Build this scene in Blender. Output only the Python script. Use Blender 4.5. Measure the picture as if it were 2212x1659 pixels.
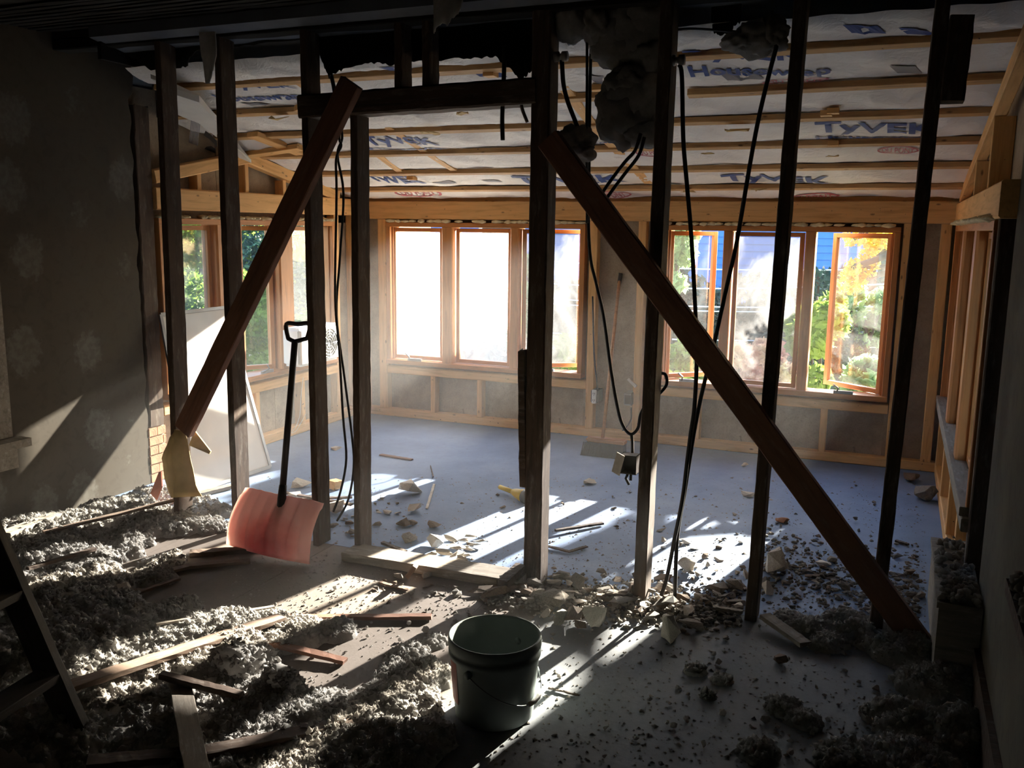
import bpy, bmesh, math, random
import numpy as np
from mathutils import Vector, Matrix, noise as mnoise

random.seed(11)
RNG = np.random.default_rng(11)
sc = bpy.context.scene
COL = sc.collection
for o in list(bpy.data.objects):
    bpy.data.objects.remove(o)

# ------------------------------------------------------------------ camera
F_PX, CAM_H = 1960.0, 1.5
def _n(v): return v / np.linalg.norm(v)
_D = _n(np.array([-136.0, 11370.0, F_PX]))
_Y = np.array([844.0, -327.0, F_PX]); _Y = _n(_Y - _D * (_Y @ _D))
_X = np.cross(_D, _Y)
ROT = np.stack([_X, _Y, -_D])
CAM_LOC = np.array([0.0, 0.0, CAM_H])
cam_data = bpy.data.cameras.new('camera')
cam = bpy.data.objects.new('camera', cam_data)
COL.objects.link(cam)
cam_data.sensor_width = 36.0
cam_data.lens = F_PX * 36.0 / 2212.0
cam_data.clip_start = 0.05
cam_data.clip_end = 200.0
M4 = Matrix.Identity(4)
for i in range(3):
    M4[i][0] = ROT[i, 0]; M4[i][1] = -ROT[i, 1]; M4[i][2] = -ROT[i, 2]; M4[i][3] = CAM_LOC[i]
cam.matrix_world = M4
sc.camera = cam

# measuring helpers: a sight line of the survey photograph met with a real plane of the building
def _ray(x, y): return ROT @ _n(np.array([x - 1106.0, y - 829.5, F_PX]))
def fz(x, y, z=0.0):
    r = _ray(x, y); return Vector(CAM_LOC + r * ((z - CAM_H) / r[2]))
def py(x, y, Y):
    r = _ray(x, y); return Vector(CAM_LOC + r * (Y / r[1]))
def px_(x, y, X):
    r = _ray(x, y); return Vector(CAM_LOC + r * (X / r[0]))
SLOPE, ZEAVE, YFAR = 0.2, 1.70, 6.2
def roof_z(Y): return ZEAVE + SLOPE * (YFAR - Y)
def pr(x, y, dz=0.0):
    r = _ray(x, y); t = (ZEAVE + dz - CAM_H + SLOPE * YFAR) / (r[2] + SLOPE * r[1]); return Vector(CAM_LOC + r * t)

# ------------------------------------------------------------------ light, sky, exposure
SUN_AZ, SUN_EL = math.radians(12.5), math.radians(17.0)
sun_dir = Vector((math.sin(SUN_AZ) * math.cos(SUN_EL), math.cos(SUN_AZ) * math.cos(SUN_EL), math.sin(SUN_EL)))
sd = bpy.data.lights.new('sun', 'SUN'); sd.energy = 92.0; sd.angle = math.radians(0.6); sd.color = (1.0, 0.9, 0.74)
sun = bpy.data.objects.new('sun', sd); COL.objects.link(sun)
sun.rotation_euler = (-sun_dir).to_track_quat('-Z', 'Y').to_euler(); sun.location = (3, 14, 6)
world = bpy.data.worlds.new('world'); sc.world = world; world.use_nodes = True
wn = world.node_tree; wn.nodes.clear()
sky = wn.nodes.new('ShaderNodeTexSky'); sky.sky_type = 'NISHITA'; sky.sun_disc = False
sky.sun_elevation = SUN_EL; sky.sun_rotation = SUN_AZ; sky.air_density = 1.0; sky.dust_density = 1.0; sky.ozone_density = 1.4
bg = wn.nodes.new('ShaderNodeBackground'); bg.inputs['Strength'].default_value = 1.6
wo = wn.nodes.new('ShaderNodeOutputWorld')
wn.links.new(sky.outputs[0], bg.inputs[0]); wn.links.new(bg.outputs[0], wo.inputs[0])
sc.view_settings.view_transform = 'Standard'
sc.view_settings.look = 'None'
sc.view_settings.gamma = 1.0
sc.view_settings.use_curve_mapping = False
sc.view_settings.exposure = 0.0
sc.cycles.max_bounces = 9; sc.cycles.diffuse_bounces = 6; sc.cycles.glossy_bounces = 3
sc.cycles.transmission_bounces = 4; sc.cycles.volume_bounces = 0; sc.cycles.transparent_max_bounces = 16
sc.cycles.sample_clamp_indirect = 10.0
sc.cycles.use_denoising = True

# ------------------------------------------------------------------ materials
def L(hexa):
    h = hexa.lstrip('#'); v = [int(h[i:i + 2], 16) / 255 for i in (0, 2, 4)]
    return tuple(((c + 0.055) / 1.055) ** 2.4 if c > 0.04045 else c / 12.92 for c in v) + (1.0,)

class NT:
    def __init__(s, name):
        s.m = bpy.data.materials.new(name); s.m.use_nodes = True
        s.t = s.m.node_tree; s.t.nodes.clear()
        s.out = s.n('ShaderNodeOutputMaterial')
    def n(s, k, **kw):
        x = s.t.nodes.new(k)
        for a, b in kw.items(): setattr(x, a, b)
        return x
    def l(s, a, b): s.t.links.new(a, b)
    def coord(s, scale=(1, 1, 1), kind='Object', rot=(0, 0, 0)):
        c = s.n('ShaderNodeTexCoord'); mp = s.n('ShaderNodeMapping')
        mp.inputs['Scale'].default_value = scale; mp.inputs['Rotation'].default_value = rot
        s.l(c.outputs[kind], mp.inputs[0]); return mp.outputs[0]
    def noise(s, vec, scale, detail=4, rough=.55, dist=0):
        x = s.n('ShaderNodeTexNoise'); x.inputs['Scale'].default_value = scale; x.inputs['Detail'].default_value = detail
        x.inputs['Roughness'].default_value = rough; x.inputs['Distortion'].default_value = dist
        s.l(vec, x.inputs['Vector']); return x.outputs['Fac']
    def ramp(s, fac, stops):
        r = s.n('ShaderNodeValToRGB'); e = r.color_ramp.elements
        while len(e) < len(stops): e.new(0.5)
        for i, (p, c) in enumerate(stops):
            e[i].position = p; e[i].color = c if len(c) == 4 else tuple(c) + (1,)
        s.l(fac, r.inputs[0]); return r.outputs[0]
    def mix(s, fac, a, b, mode='MIX'):
        x = s.n('ShaderNodeMix', data_type='RGBA', blend_type=mode)
        if isinstance(fac, float): x.inputs[0].default_value = fac
        else: s.l(fac, x.inputs[0])
        for i, v in ((6, a), (7, b)):
            if isinstance(v, tuple): x.inputs[i].default_value = v
            else: s.l(v, x.inputs[i])
        return x.outputs[2]
    def bsdf(s, col, rough=.8, bump=None, bstr=.3, bdist=.01, metal=0, spec=.3):
        b = s.n('ShaderNodeBsdfPrincipled')
        if isinstance(col, tuple): b.inputs['Base Color'].default_value = col
        else: s.l(col, b.inputs['Base Color'])
        b.inputs['Roughness'].default_value = rough; b.inputs['Metallic'].default_value = metal
        b.inputs['Specular IOR Level'].default_value = spec
        if bump is not None:
            u = s.n('ShaderNodeBump'); u.inputs['Strength'].default_value = bstr; u.inputs['Distance'].default_value = bdist
            s.l(bump, u.inputs['Height']); s.l(u.outputs[0], b.inputs['Normal'])
        return b
    def done(s, b):
        s.l(b.outputs[0], s.out.inputs['Surface']); return s.m

BW = [(0, (0, 0, 0, 1)), (1, (1, 1, 1, 1))]
def mat_plain(name, hexa, rough=.7, metal=0, var=.25, scale=8, bstr=.15):
    t = NT(name); v = t.coord(); f = t.noise(v, scale, 5)
    c = L(hexa); d = tuple(x * (1 - var) for x in c[:3]) + (1,); e = tuple(min(1, x * (1 + var)) for x in c[:3]) + (1,)
    return t.done(t.bsdf(t.ramp(f, [(.3, d), (.7, e)]), rough, t.noise(v, scale * 6, 3), bstr, .004, metal))

def mat_wood(name, base, dark, knots=True, rough=.65, dust=None, dust_amt=.5, grain_dir='auto'):
    t = NT(name)
    v = t.coord((1, 1, 1), 'Generated' if False else 'Object')
    info = t.n('ShaderNodeObjectInfo')
    add = t.n('ShaderNodeVectorMath', operation='MULTIPLY_ADD')
    t.l(info.outputs['Random'], add.inputs[0]); add.inputs[1].default_value = (17.3, 11.7, 23.1); t.l(v, add.inputs[2])
    v = add.outputs[0]
    mp = t.n('ShaderNodeMapping'); mp.inputs['Scale'].default_value = (1.2, 14, 14); t.l(v, mp.inputs[0])
    g = t.noise(mp.outputs[0], 3.0, 5, .6, .6)
    col = t.ramp(g, [(.25, dark), (.5, base), (.8, tuple(min(1, c * 1.18) for c in base[:3]) + (1,))])
    if knots:
        mk = t.n('ShaderNodeMapping'); mk.inputs['Scale'].default_value = (3.0, 7, 7); t.l(v, mk.inputs[0])
        vo = t.n('ShaderNodeTexVoronoi'); vo.inputs['Scale'].default_value = 2.5; vo.inputs['Randomness'].default_value = 1; t.l(mk.outputs[0], vo.inputs['Vector'])
        kf = t.ramp(vo.outputs['Distance'], [(.05, (1, 1, 1, 1)), (.13, (0, 0, 0, 1))])
        col = t.mix(kf, col, tuple(c * .45 for c in dark[:3]) + (1,))
        nl = t.noise(v, 60, 1)
        col = t.mix(t.ramp(nl, [(.76, (0, 0, 0, 1)), (.8, (1, 1, 1, 1))]), col, (.03, .02, .015, 1))
    big = t.noise(v, 2.5, 3)
    col = t.mix(t.ramp(big, [(.35, (.0, .0, .0, 1)), (.75, (.18, .18, .18, 1))]), col, tuple(c * .55 for c in dark[:3]) + (1,))
    if dust is not None:
        md = t.n('ShaderNodeMapping'); md.inputs['Scale'].default_value = (2.0, 9, 9); t.l(v, md.inputs[0])
        dn = t.noise(md.outputs[0], 5, 8, .72)
        col = t.mix(t.ramp(dn, [(.52, (0, 0, 0, 1)), (.72, (dust_amt,) * 3 + (1,))]), col, dust)
    return t.done(t.bsdf(col, rough, g, .35, .003))

M = {}
M['new_wood'] = mat_wood('pine_lumber', L('#dfae70'), L('#c08c4e'))
M['purlin_wood'] = mat_wood('weathered_purlin_lumber', L('#c39a66'), L('#94693f'), dust=L('#6d4c30'), dust_amt=.5)
M['frame_wood'] = mat_wood('stained_window_wood', L('#bd7f48'), L('#946030'), knots=False, rough=.45)
M['old_wood'] = mat_wood('old_dark_timber', L('#4a3a2e'), L('#261c16'), knots=False, rough=.85, dust=L('#8d857a'), dust_amt=.55)
M['brace_wood'] = mat_wood('brown_brace_timber', L('#6e4a36'), L('#4a2e22'), knots=False, rough=.8, dust=L('#9a8f84'), dust_amt=.2)
M['lath'] = mat_wood('old_lath', L('#6a584b'), L('#45362b'), knots=False, rough=.85, dust=L('#a59d92'), dust_amt=.5)
M['grey_board'] = mat_wood('dusty_board', L('#857c70'), L('#5f564b'), knots=False, rough=.9, dust=L('#b5b0a8'), dust_amt=.6)
M['broom_wood'] = mat_wood('broom_handle_wood', L('#b07a4c'), L('#8a5a34'), knots=False)
M['black_paper'] = mat_plain('black_tar_paper', '#100f0e', .9, var=.4)
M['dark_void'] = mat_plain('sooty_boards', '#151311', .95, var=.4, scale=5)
M['cable'] = mat_plain('black_cable', '#1d1b1a', .6)
M['foam'] = mat_plain('spray_foam', '#d9c9a0', .8, var=.2, scale=30, bstr=.6)
M['porcelain'] = mat_plain('porcelain_knob', '#8e8a82', .4)
M['metal'] = mat_plain('grey_metal', '#8b8d8e', .4, .8)
M['white_plastic'] = mat_plain('white_plastic', '#e4e4de', .45, var=.06)
M['dark_plastic'] = mat_plain('dark_plastic', '#2b2422', .45)
M['yellow'] = mat_plain('yellow_plastic', '#d8b424', .5, var=.1)
M['rubber'] = mat_plain('black_rubber', '#1a1a1a', .7)
M['brick'] = mat_plain('brick_clay', '#a5785c', .9, var=.35, scale=20, bstr=.5)
M['mortar'] = mat_plain('mortar', '#a39a8c', .95, var=.3, scale=30, bstr=.5)
M['ladder'] = mat_wood('dark_ladder_wood', L('#3a3530'), L('#241f1b'), knots=False, dust=L('#6b665e'), dust_amt=.4)
M['paper'] = mat_plain('yellowed_paper', '#c9ad78', .85, var=.2, scale=10)
M['pink_paper'] = mat_plain('faded_pink_paper', '#b5705c', .85, var=.2, scale=10)
M['bristle'] = mat_plain('blue_bristles', '#2c3848', .8, var=.3, scale=60, bstr=.6)
M['bucket'] = mat_plain('dusty_bucket_plastic', '#7c8682', .65, var=.15, scale=6)
M['bucket_label'] = mat_plain('worn_red_label', '#8e4a40', .6, var=.35, scale=14)
M['ladder_metal'] = mat_plain('dull_bolt', '#77716a', .5, .7)

# plaster, with grey dust on faces turned up
def mat_plaster(name, hexa, dark):
    t = NT(name); v = t.coord(); info = t.n('ShaderNodeObjectInfo')
    f = t.noise(v, 14, 6, .65)
    c = t.ramp(f, [(.3, L(dark)), (.65, L(hexa))])
    return t.done(t.bsdf(c, .95, t.noise(v, 70, 6, .7), .5, .004))
M['plaster'] = mat_plaster('broken_plaster', '#c9c1b4', '#9a9287')
M['plaster_grey'] = mat_plaster('grey_rubble', '#918b82', '#57524b')
M['white_lump'] = mat_plaster('white_plaster', '#e2dbcd', '#b9b0a2')
M['rubble_brown'] = mat_plaster('brown_rubble', '#7d6a58', '#4b4037')

def mat_fluff():
    t = NT('grey_insulation_fluff'); v = t.coord()
    f = t.noise(v, 9, 8, .75)
    c = t.ramp(f, [(.3, L('#96928d')), (.5, L('#b4b0aa')), (.72, L('#d2cec9'))])
    d = t.bsdf(c, 1.0, t.noise(v, 330, 6, .8), .8, .006, spec=0)
    tr = t.n('ShaderNodeBsdfTranslucent'); t.l(c, tr.inputs[0])
    mx = t.n('ShaderNodeMixShader'); mx.inputs[0].default_value = .45
    t.l(d.outputs[0], mx.inputs[1]); t.l(tr.outputs[0], mx.inputs[2]); t.l(mx.outputs[0], t.out.inputs[0]); return t.m
M['fluff'] = mat_fluff()

def mat_floor(name, cols, planks=False):
    t = NT(name); v = t.coord()
    f = t.noise(v, 2.2, 7, .65); fine = t.noise(v, 60, 6, .75); mid = t.noise(v, 11, 6, .7)
    c = t.ramp(f, [(.3, L(cols[0])), (.55, L(cols[1])), (.75, L(cols[2]))])
    c = t.mix(t.ramp(fine, [(.55, (0, 0, 0, 1)), (.75, (.55, .55, .55, 1))]), c, L(cols[3]))
    c = t.mix(t.ramp(mid, [(.6, (0, 0, 0, 1)), (.8, (.45, .45, .45, 1))]), c, L(cols[3]))
    b = t.bsdf(c, .75, fine, .25, .004, spec=.25)
    return t.done(b)
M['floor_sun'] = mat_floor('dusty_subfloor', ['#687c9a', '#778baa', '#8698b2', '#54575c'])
M['floor_planks'] = mat_floor('dusty_brown_planks', ['#62594f', '#736960', '#837a71', '#443c34'])
M['floor_near'] = mat_floor('dusty_floorboards', ['#5c5f62', '#6c6f72', '#7c7e80', '#424140'])

def mat_sheathing():
    t = NT('grey_sheathing'); v = t.coord()
    f = t.noise(v, 4, 8, .7); g = t.noise(v, 90, 4, .7); s = t.noise(v, 7, 6, .8, .8)
    c = t.ramp(f, [(.3, L('#7f705c')), (.55, L('#a08f78')), (.75, L('#b3a28a'))])
    c = t.mix(t.ramp(g, [(.5, (0, 0, 0, 1)), (.7, (.5, .5, .5, 1))]), c, L('#6b5f50'))
    c = t.mix(t.ramp(s, [(.6, (0, 0, 0, 1)), (.72, (.85, .85, .85, 1))]), c, L('#453d33'))
    return t.done(t.bsdf(c, .9, g, .4, .003))
M['sheathing'] = mat_sheathing()

def mat_wallpaper(name, base, flower, stain, wscale=1.0):
    t = NT(name); v = t.coord((0.01, 3.2 * wscale, 2.6 * wscale))
    v2 = t.coord()
    vo = t.n('ShaderNodeTexVoronoi'); vo.inputs['Scale'].default_value = 1.0; vo.inputs['Randomness'].default_value = .55; t.l(v, vo.inputs['Vector'])
    wob = t.noise(v2, 26, 4, .6)
    m = t.n('ShaderNodeMath', operation='MULTIPLY_ADD'); t.l(wob, m.inputs[0]); m.inputs[1].default_value = .35; t.l(vo.outputs['Distance'], m.inputs[2])
    fl = t.ramp(m.outputs[0], [(.46, (1, 1, 1, 1)), (.52, (0, 0, 0, 1))])
    leaf = t.ramp(t.noise(v2, 17, 5, .65, .7), [(.5, (0, 0, 0, 1)), (.62, (.7, .7, .7, 1))])
    st = t.noise(v2, 2.3, 6, .6)
    c = t.mix(leaf, L(base), L(stain))
    c = t.mix(fl, c, t.mix(t.ramp(t.noise(v2, 30, 3), [(.4, (0, 0, 0, 1)), (.6, (.6, .6, .6, 1))]), L(flower), L(base)))
    c = t.mix(t.ramp(st, [(.4, (0, 0, 0, 1)), (.75, (.55, .55, .55, 1))]), c, L('#463c2e'))
    return t.done(t.bsdf(c, .9, t.noise(v2, 40, 4), .15, .003))
M['wallpaper'] = mat_wallpaper('floral_wallpaper', '#453e34', '#625f58', '#383128')
M['wallpaper_plain'] = mat_wallpaper('stained_wallpaper', '#5d5a4e', '#636052', '#504c42', 1.6)

def mat_wrap():
    t = NT('white_housewrap'); v = t.coord()
    f = t.noise(v, 3, 6, .6)
    c = t.ramp(f, [(.3, L('#dcd5cb')), (.6, L('#f3eee6'))])
    st = t.noise(v, 5.5, 5, .7)
    c = t.mix(t.ramp(st, [(.66, (0, 0, 0, 1)), (.74, (.6, .6, .6, 1))]), c, L('#9c8468'))
    d = t.bsdf(c, .6, t.noise(v, 14, 5, .6, 1.0), .5, .02)
    tr = t.n('ShaderNodeBsdfTranslucent'); tr.inputs[0].default_value = L('#e6dfd6')
    mx = t.n('ShaderNodeMixShader'); mx.inputs[0].default_value = .1
    t.l(d.outputs[0], mx.inputs[1]); t.l(tr.outputs[0], mx.inputs[2])
    t.l(mx.outputs[0], t.out.inputs[0]); return t.m
M['wrap'] = mat_wrap()
M['ink_blue'] = mat_plain('blue_print', '#3a4f86', .6, var=.1)
M['ink_red'] = mat_plain('red_print', '#b0555f', .6, var=.1)
M['ink_grey'] = mat_plain('grey_tape', '#77757a', .6, var=.15)
M['ink_black'] = mat_plain('black_print', '#1c1c1c', .6, var=.15)
M['foam_board'] = mat_plain('white_foam_board', '#cbc8c0', .7, var=.08)

def mat_glass(name, dirt_lo, dirt_hi, amount, tint=(.96, .98, 1, 1), low=.12):
    """clear pane under a film of dust: transparent + gloss, with a translucent film in patches"""
    t = NT(name); v = t.coord()
    f = t.noise(v, 1.6, 5, .6, .6)
    fac = t.ramp(f, [(dirt_lo, (amount * low,) * 3 + (1,)), (dirt_hi, (amount,) * 3 + (1,))])
    tr = t.n('ShaderNodeBsdfTransparent'); tr.inputs[0].default_value = tint
    gl = t.n('ShaderNodeBsdfGlossy'); gl.inputs['Roughness'].default_value = .03
    mx = t.n('ShaderNodeMixShader'); mx.inputs[0].default_value = .05
    t.l(tr.outputs[0], mx.inputs[1]); t.l(gl.outputs[0], mx.inputs[2])
    tl = t.n('ShaderNodeBsdfTranslucent'); tl.inputs[0].default_value = (.95, .95, .95, 1)
    m2 = t.n('ShaderNodeMixShader'); t.l(fac, m2.inputs[0]); t.l(mx.outputs[0], m2.inputs[1]); t.l(tl.outputs[0], m2.inputs[2])
    t.l(m2.outputs[0], t.out.inputs[0]); return t.m
M['glass_fog'] = mat_glass('fogged_glass', .3, .65, .17, low=.75)
M['glass_haze'] = mat_glass('hazy_glass', .42, .7, .09, (.66, .68, .72, 1))
M['glass'] = mat_glass('dusty_glass', .5, .85, .05)

def mat_leaf(name, a, b, trans=.5):
    t = NT(name); v = t.coord(); f = t.noise(v, 2.5, 3)
    c = t.ramp(f, [(.35, L(a)), (.65, L(b))])
    d = t.bsdf(c, .6)
    tr = t.n('ShaderNodeBsdfTranslucent'); t.l(c, tr.inputs[0])
    mx = t.n('ShaderNodeMixShader'); mx.inputs[0].default_value = trans
    t.l(d.outputs[0], mx.inputs[1]); t.l(tr.outputs[0], mx.inputs[2]); t.l(mx.outputs[0], t.out.inputs[0]); return t.m
M['leaf_green'] = mat_leaf('green_leaves', '#5f7d33', '#93ad4a')
M['leaf_dark'] = mat_leaf('dark_needles', '#1d3a30', '#335247', .2)
M['leaf_yellow'] = mat_leaf('yellow_leaves', '#c9a02c', '#e3c654')
M['leaf_pink'] = mat_leaf('autumn_leaves', '#e08e86', '#f2e0a8', .6)
M['leaf_soft'] = mat_leaf('pale_green_leaves', '#74925a', '#9db87c')
M['bark'] = mat_plain('bark', '#4a4037', .9)
M['siding_blue'] = mat_plain('blue_siding', '#4570ad', .7, var=.06)
M['siding_grey'] = mat_plain('grey_siding', '#9aa5ad', .7, var=.06)
M['roofing'] = mat_plain('grey_roofing', '#5a5f68', .9, var=.2)
M['trim_white'] = mat_plain('white_trim', '#e6e8ea', .6, var=.05)
M['grass'] = mat_plain('lawn', '#b0ab8e', .95, var=.3, scale=3)
M['old_plaster'] = mat_plaster('dark_ceiling_plaster', '#2c2925', '#191714')

def mat_shovel():
    t = NT('faded_red_plastic'); v = t.coord()
    # blade bleached to pale pink, with a redder spot low in the middle
    di = t.n('ShaderNodeVectorMath', operation='DISTANCE'); sc_ = t.n('ShaderNodeVectorMath', operation='MULTIPLY'); t.l(v, sc_.inputs[0]); sc_.inputs[1].default_value = (.75, 0, 1.0)
    t.l(sc_.outputs[0], di.inputs[0]); di.inputs[1].default_value = (.0, 0, .05)
    a = t.n('ShaderNodeMath', operation='MULTIPLY_ADD'); t.l(t.noise(v, 9, 5), a.inputs[0]); a.inputs[1].default_value = .12; t.l(di.outputs['Value'], a.inputs[2])
    c = t.ramp(a.outputs[0], [(.10, L('#b8353c')), (.17, L('#e79f94')), (.22, L('#f4c8bd'))])
    d = t.bsdf(c, .5, t.noise(v, 40, 3), .1, .002)
    tr = t.n('ShaderNodeBsdfTranslucent'); t.l(t.mix(.3, c, L('#f3dad2')), tr.inputs[0])
    mx = t.n('ShaderNodeMixShader'); mx.inputs[0].default_value = .52
    t.l(d.outputs[0], mx.inputs[1]); t.l(tr.outputs[0], mx.inputs[2]); t.l(mx.outputs[0], t.out.inputs[0]); return t.m
M['shovel'] = mat_shovel()
def mat_screen():
    t = NT('dusty_screen_mesh'); v = t.coord()
    c = t.ramp(t.noise(v, 8, 5), [(.3, L('#dcdad4')), (.7, L('#efece6'))])
    d = t.bsdf(c, .8)
    tp = t.n('ShaderNodeBsdfTransparent'); tl = t.n('ShaderNodeBsdfTranslucent'); tl.inputs[0].default_value = (.85, .84, .8, 1)
    m1 = t.n('ShaderNodeMixShader'); m1.inputs[0].default_value = .25; t.l(d.outputs[0], m1.inputs[1]); t.l(tl.outputs[0], m1.inputs[2])
    m2 = t.n('ShaderNodeMixShader'); m2.inputs[0].default_value = .15; t.l(m1.outputs[0], m2.inputs[1]); t.l(tp.outputs[0], m2.inputs[2])
    t.l(m2.outputs[0], t.out.inputs[0]); return t.m
M['screen'] = mat_screen()

# ------------------------------------------------------------------ object helpers
def tag(o, label=None, cat=None, group=None, kind=None):
    if label: o['label'] = label
    if cat: o['category'] = cat
    if group: o['group'] = group
    if kind: o['kind'] = kind
    return o
def empty(name, loc=(0, 0, 0), parent=None, **kw):
    o = bpy.data.objects.new(name, None); COL.objects.link(o); o.location = loc; o.empty_display_size = .05
    if parent: o.parent = parent
    return tag(o, **kw)
def link(name, me, mat, parent=None, **kw):
    o = bpy.data.objects.new(name, me); COL.objects.link(o)
    if mat is not None and len(me.materials) == 0: me.materials.append(mat)
    if parent is not None:
        o.parent = parent
    return tag(o, **kw)
class MB:
    """collects shapes in WORLD coordinates; build() moves them to an origin and links ONE mesh object"""
    def __init__(s): s.v = []; s.f = []; s.smooth = []
    def add(s, verts, faces, smooth=False):
        b = len(s.v); s.v += [tuple(v) for v in verts]; s.f += [tuple(i + b for i in f) for f in faces]; s.smooth += [smooth] * len(faces)
        return s
    def box(s, lo, hi, bev=0.0):
        x0, y0, z0 = [min(a, b) for a, b in zip(lo, hi)]; x1, y1, z1 = [max(a, b) for a, b in zip(lo, hi)]
        return s.add([(x0, y0, z0), (x1, y0, z0), (x1, y1, z0), (x0, y1, z0), (x0, y0, z1), (x1, y0, z1), (x1, y1, z1), (x0, y1, z1)],
                     [(3, 2, 1, 0), (4, 5, 6, 7), (0, 1, 5, 4), (1, 2, 6, 5), (2, 3, 7, 6), (3, 0, 4, 7)])
    def beam(s, p, q, w, d, up=(0, 0, 1), seg=1, rough=0.0, seed=0, side=None):
        """box from p to q; w across (along side), d along up-ish"""
        p, q = Vector(p), Vector(q); ax = (q - p); ln = ax.length; ax.normalize()
        if side is not None:
            sd_ = Vector(side); sd_ = (sd_ - ax * sd_.dot(ax)).normalized(); u = ax.cross(sd_).normalized()
        else:
            u = Vector(up); u = (u - ax * u.dot(ax))
            if u.length < 1e-4: u = Vector((0, 1, 0)); u = u - ax * u.dot(ax)
            u.normalize(); sd_ = ax.cross(u).normalized()
        r = random.Random(seed); V = []; Fc = []
        cs = min(w, d) * .08
        prof = [(-w / 2 + cs, -d / 2), (w / 2 - cs, -d / 2), (w / 2, -d / 2 + cs), (w / 2, d / 2 - cs), (w / 2 - cs, d / 2), (-w / 2 + cs, d / 2), (-w / 2, d / 2 - cs), (-w / 2, -d / 2 + cs)]
        k = len(prof)
        for i in range(seg + 1):
            c = p + ax * (ln * i / seg)
            for a, b in prof:
                V.append(c + sd_ * (a + r.uniform(-rough, rough)) + u * (b + r.uniform(-rough, rough)) + (ax * r.uniform(-rough, rough) * 2 if i in (0, seg) else Vector()))
        for i in range(seg):
            for j in range(k): Fc.append((i * k + j, i * k + (j + 1) % k, (i + 1) * k + (j + 1) % k, (i + 1) * k + j))
        Fc.append(tuple(range(k))[::-1]); Fc.append(tuple(seg * k + j for j in range(k)))
        return s.add(V, Fc)
    def tube(s, pts, r, n=7, cap=True, radii=None):
        pts = [Vector(p) for p in pts]; V = []; Fc = []; prev = None
        for i, p in enumerate(pts):
            t = (pts[min(i + 1, len(pts) - 1)] - pts[max(i - 1, 0)]).normalized()
            if prev is None:
                a = Vector((0, 0, 1)) if abs(t.z) < .9 else Vector((1, 0, 0)); u = t.cross(a).normalized()
            else: u = (prev - t * prev.dot(t)).normalized()
            prev = u; w = t.cross(u); rr = radii[i] if radii else r
            for j in range(n):
                an = 2 * math.pi * j / n; V.append(p + u * math.cos(an) * rr + w * math.sin(an) * rr)
        for i in range(len(pts) - 1):
            for j in range(n): Fc.append((i * n + j, i * n + (j + 1) % n, (i + 1) * n + (j + 1) % n, (i + 1) * n + j))
        if cap: Fc.append(tuple(range(n))[::-1]); Fc.append(tuple((len(pts) - 1) * n + j for j in range(n)))
        return s.add(V, Fc, True)
    def lathe(s, prof, c=(0, 0, 0), n=40, closed=False):
        V = []; Fc = []; c = Vector(c)
        for r, z in prof:
            for j in range(n):
                a = 2 * math.pi * j / n; V.append(c + Vector((r * math.cos(a), r * math.sin(a), z)))
        for i in range(len(prof) - 1):
            for j in range(n): Fc.append((i * n + j, i * n + (j + 1) % n, (i + 1) * n + (j + 1) % n, (i + 1) * n + j))
        return s.add(V, Fc, True)
    def prism(s, poly, axis, t0, t1):
        """2-D polygon extruded along an axis: axis 0: (y,z), 1: (x,z), 2: (x,y)"""
        def P(a, b, t): return {0: (t, a, b), 1: (a, t, b), 2: (a, b, t)}[axis]
        n = len(poly); V = [P(a, b, t0) for a, b in poly] + [P(a, b, t1) for a, b in poly]
        Fc = [tuple(range(n)), tuple(range(2 * n - 1, n - 1, -1))] + [(i, (i + 1) % n, (i + 1) % n + n, i + n) for i in range(n)]
        return s.add(V, Fc)
    def build(s, name, mat, parent=None, origin=None, **kw):
        V = np.array([tuple(v) for v in s.v], float)
        pw = Vector((0, 0, 0))
        if parent is not None:
            q = parent
            while q is not None: pw = pw + Vector(q.location); q = q.parent
        if origin is None:
            origin = Vector((float(V[:, 0].mean()), float(V[:, 1].mean()), float(V[:, 2].min())))
        origin = Vector(origin)
        me = bpy.data.meshes.new(name)
        me.from_pydata((V - np.array(origin)).tolist(), [], s.f)
        me.polygons.foreach_set('use_smooth', s.smooth)
        bm = bmesh.new(); bm.from_mesh(me); bmesh.ops.recalc_face_normals(bm, faces=bm.faces); bm.to_mesh(me); bm.free()
        o = link(name, me, mat, parent, **kw)
        o.location = origin - pw
        return o
def spline(pts, n=6):
    P = [Vector(p) for p in pts]; out = []
    for i in range(len(P) - 1):
        a, b, c, d = P[max(i - 1, 0)], P[i], P[i + 1], P[min(i + 2, len(P) - 1)]
        for k in range(n):
            t = k / n
            out.append(.5 * ((2 * b) + (c - a) * t + (2 * a - 5 * b + 4 * c - d) * t * t + (3 * b - a - 3 * c + d) * t ** 3))
    out.append(P[-1]); return out
def nz(p, s=1.0): return mnoise.noise(Vector(p) * s)

# local axis of a timber runs along x so the grain follows it: build the piece lying and turn it
def timber(name, p, q, w, d, mat, parent=None, side=(1, 0, 0), seg=2, rough=0.0, seed=0, **kw):
    p, q = Vector(p), Vector(q); ax = (q - p); ln = ax.length; ax.normalize()
    sv = Vector(side); sv = (sv - ax * sv.dot(ax)).normalized(); u = ax.cross(sv)
    m = MB().beam((0, 0, 0), (ln, 0, 0), w, d, seg=seg, rough=rough, seed=seed, side=(0, 1, 0))
    pw = Vector((0, 0, 0)); qq = parent
    while qq is not None: pw = pw + Vector(qq.location); qq = qq.parent
    o = m.build(name, mat, parent, origin=(0, 0, 0), **kw)
    R = Matrix((ax, sv, u)).transposed()
    o.rotation_euler = R.to_euler(); o.location = p - pw
    return o

XL, XR, YW = -3.93, 0.30, 3.48     # left wall, right wall, line of the stripped stud wall
XRN = 0.34
HAZE = 0.009

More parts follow.
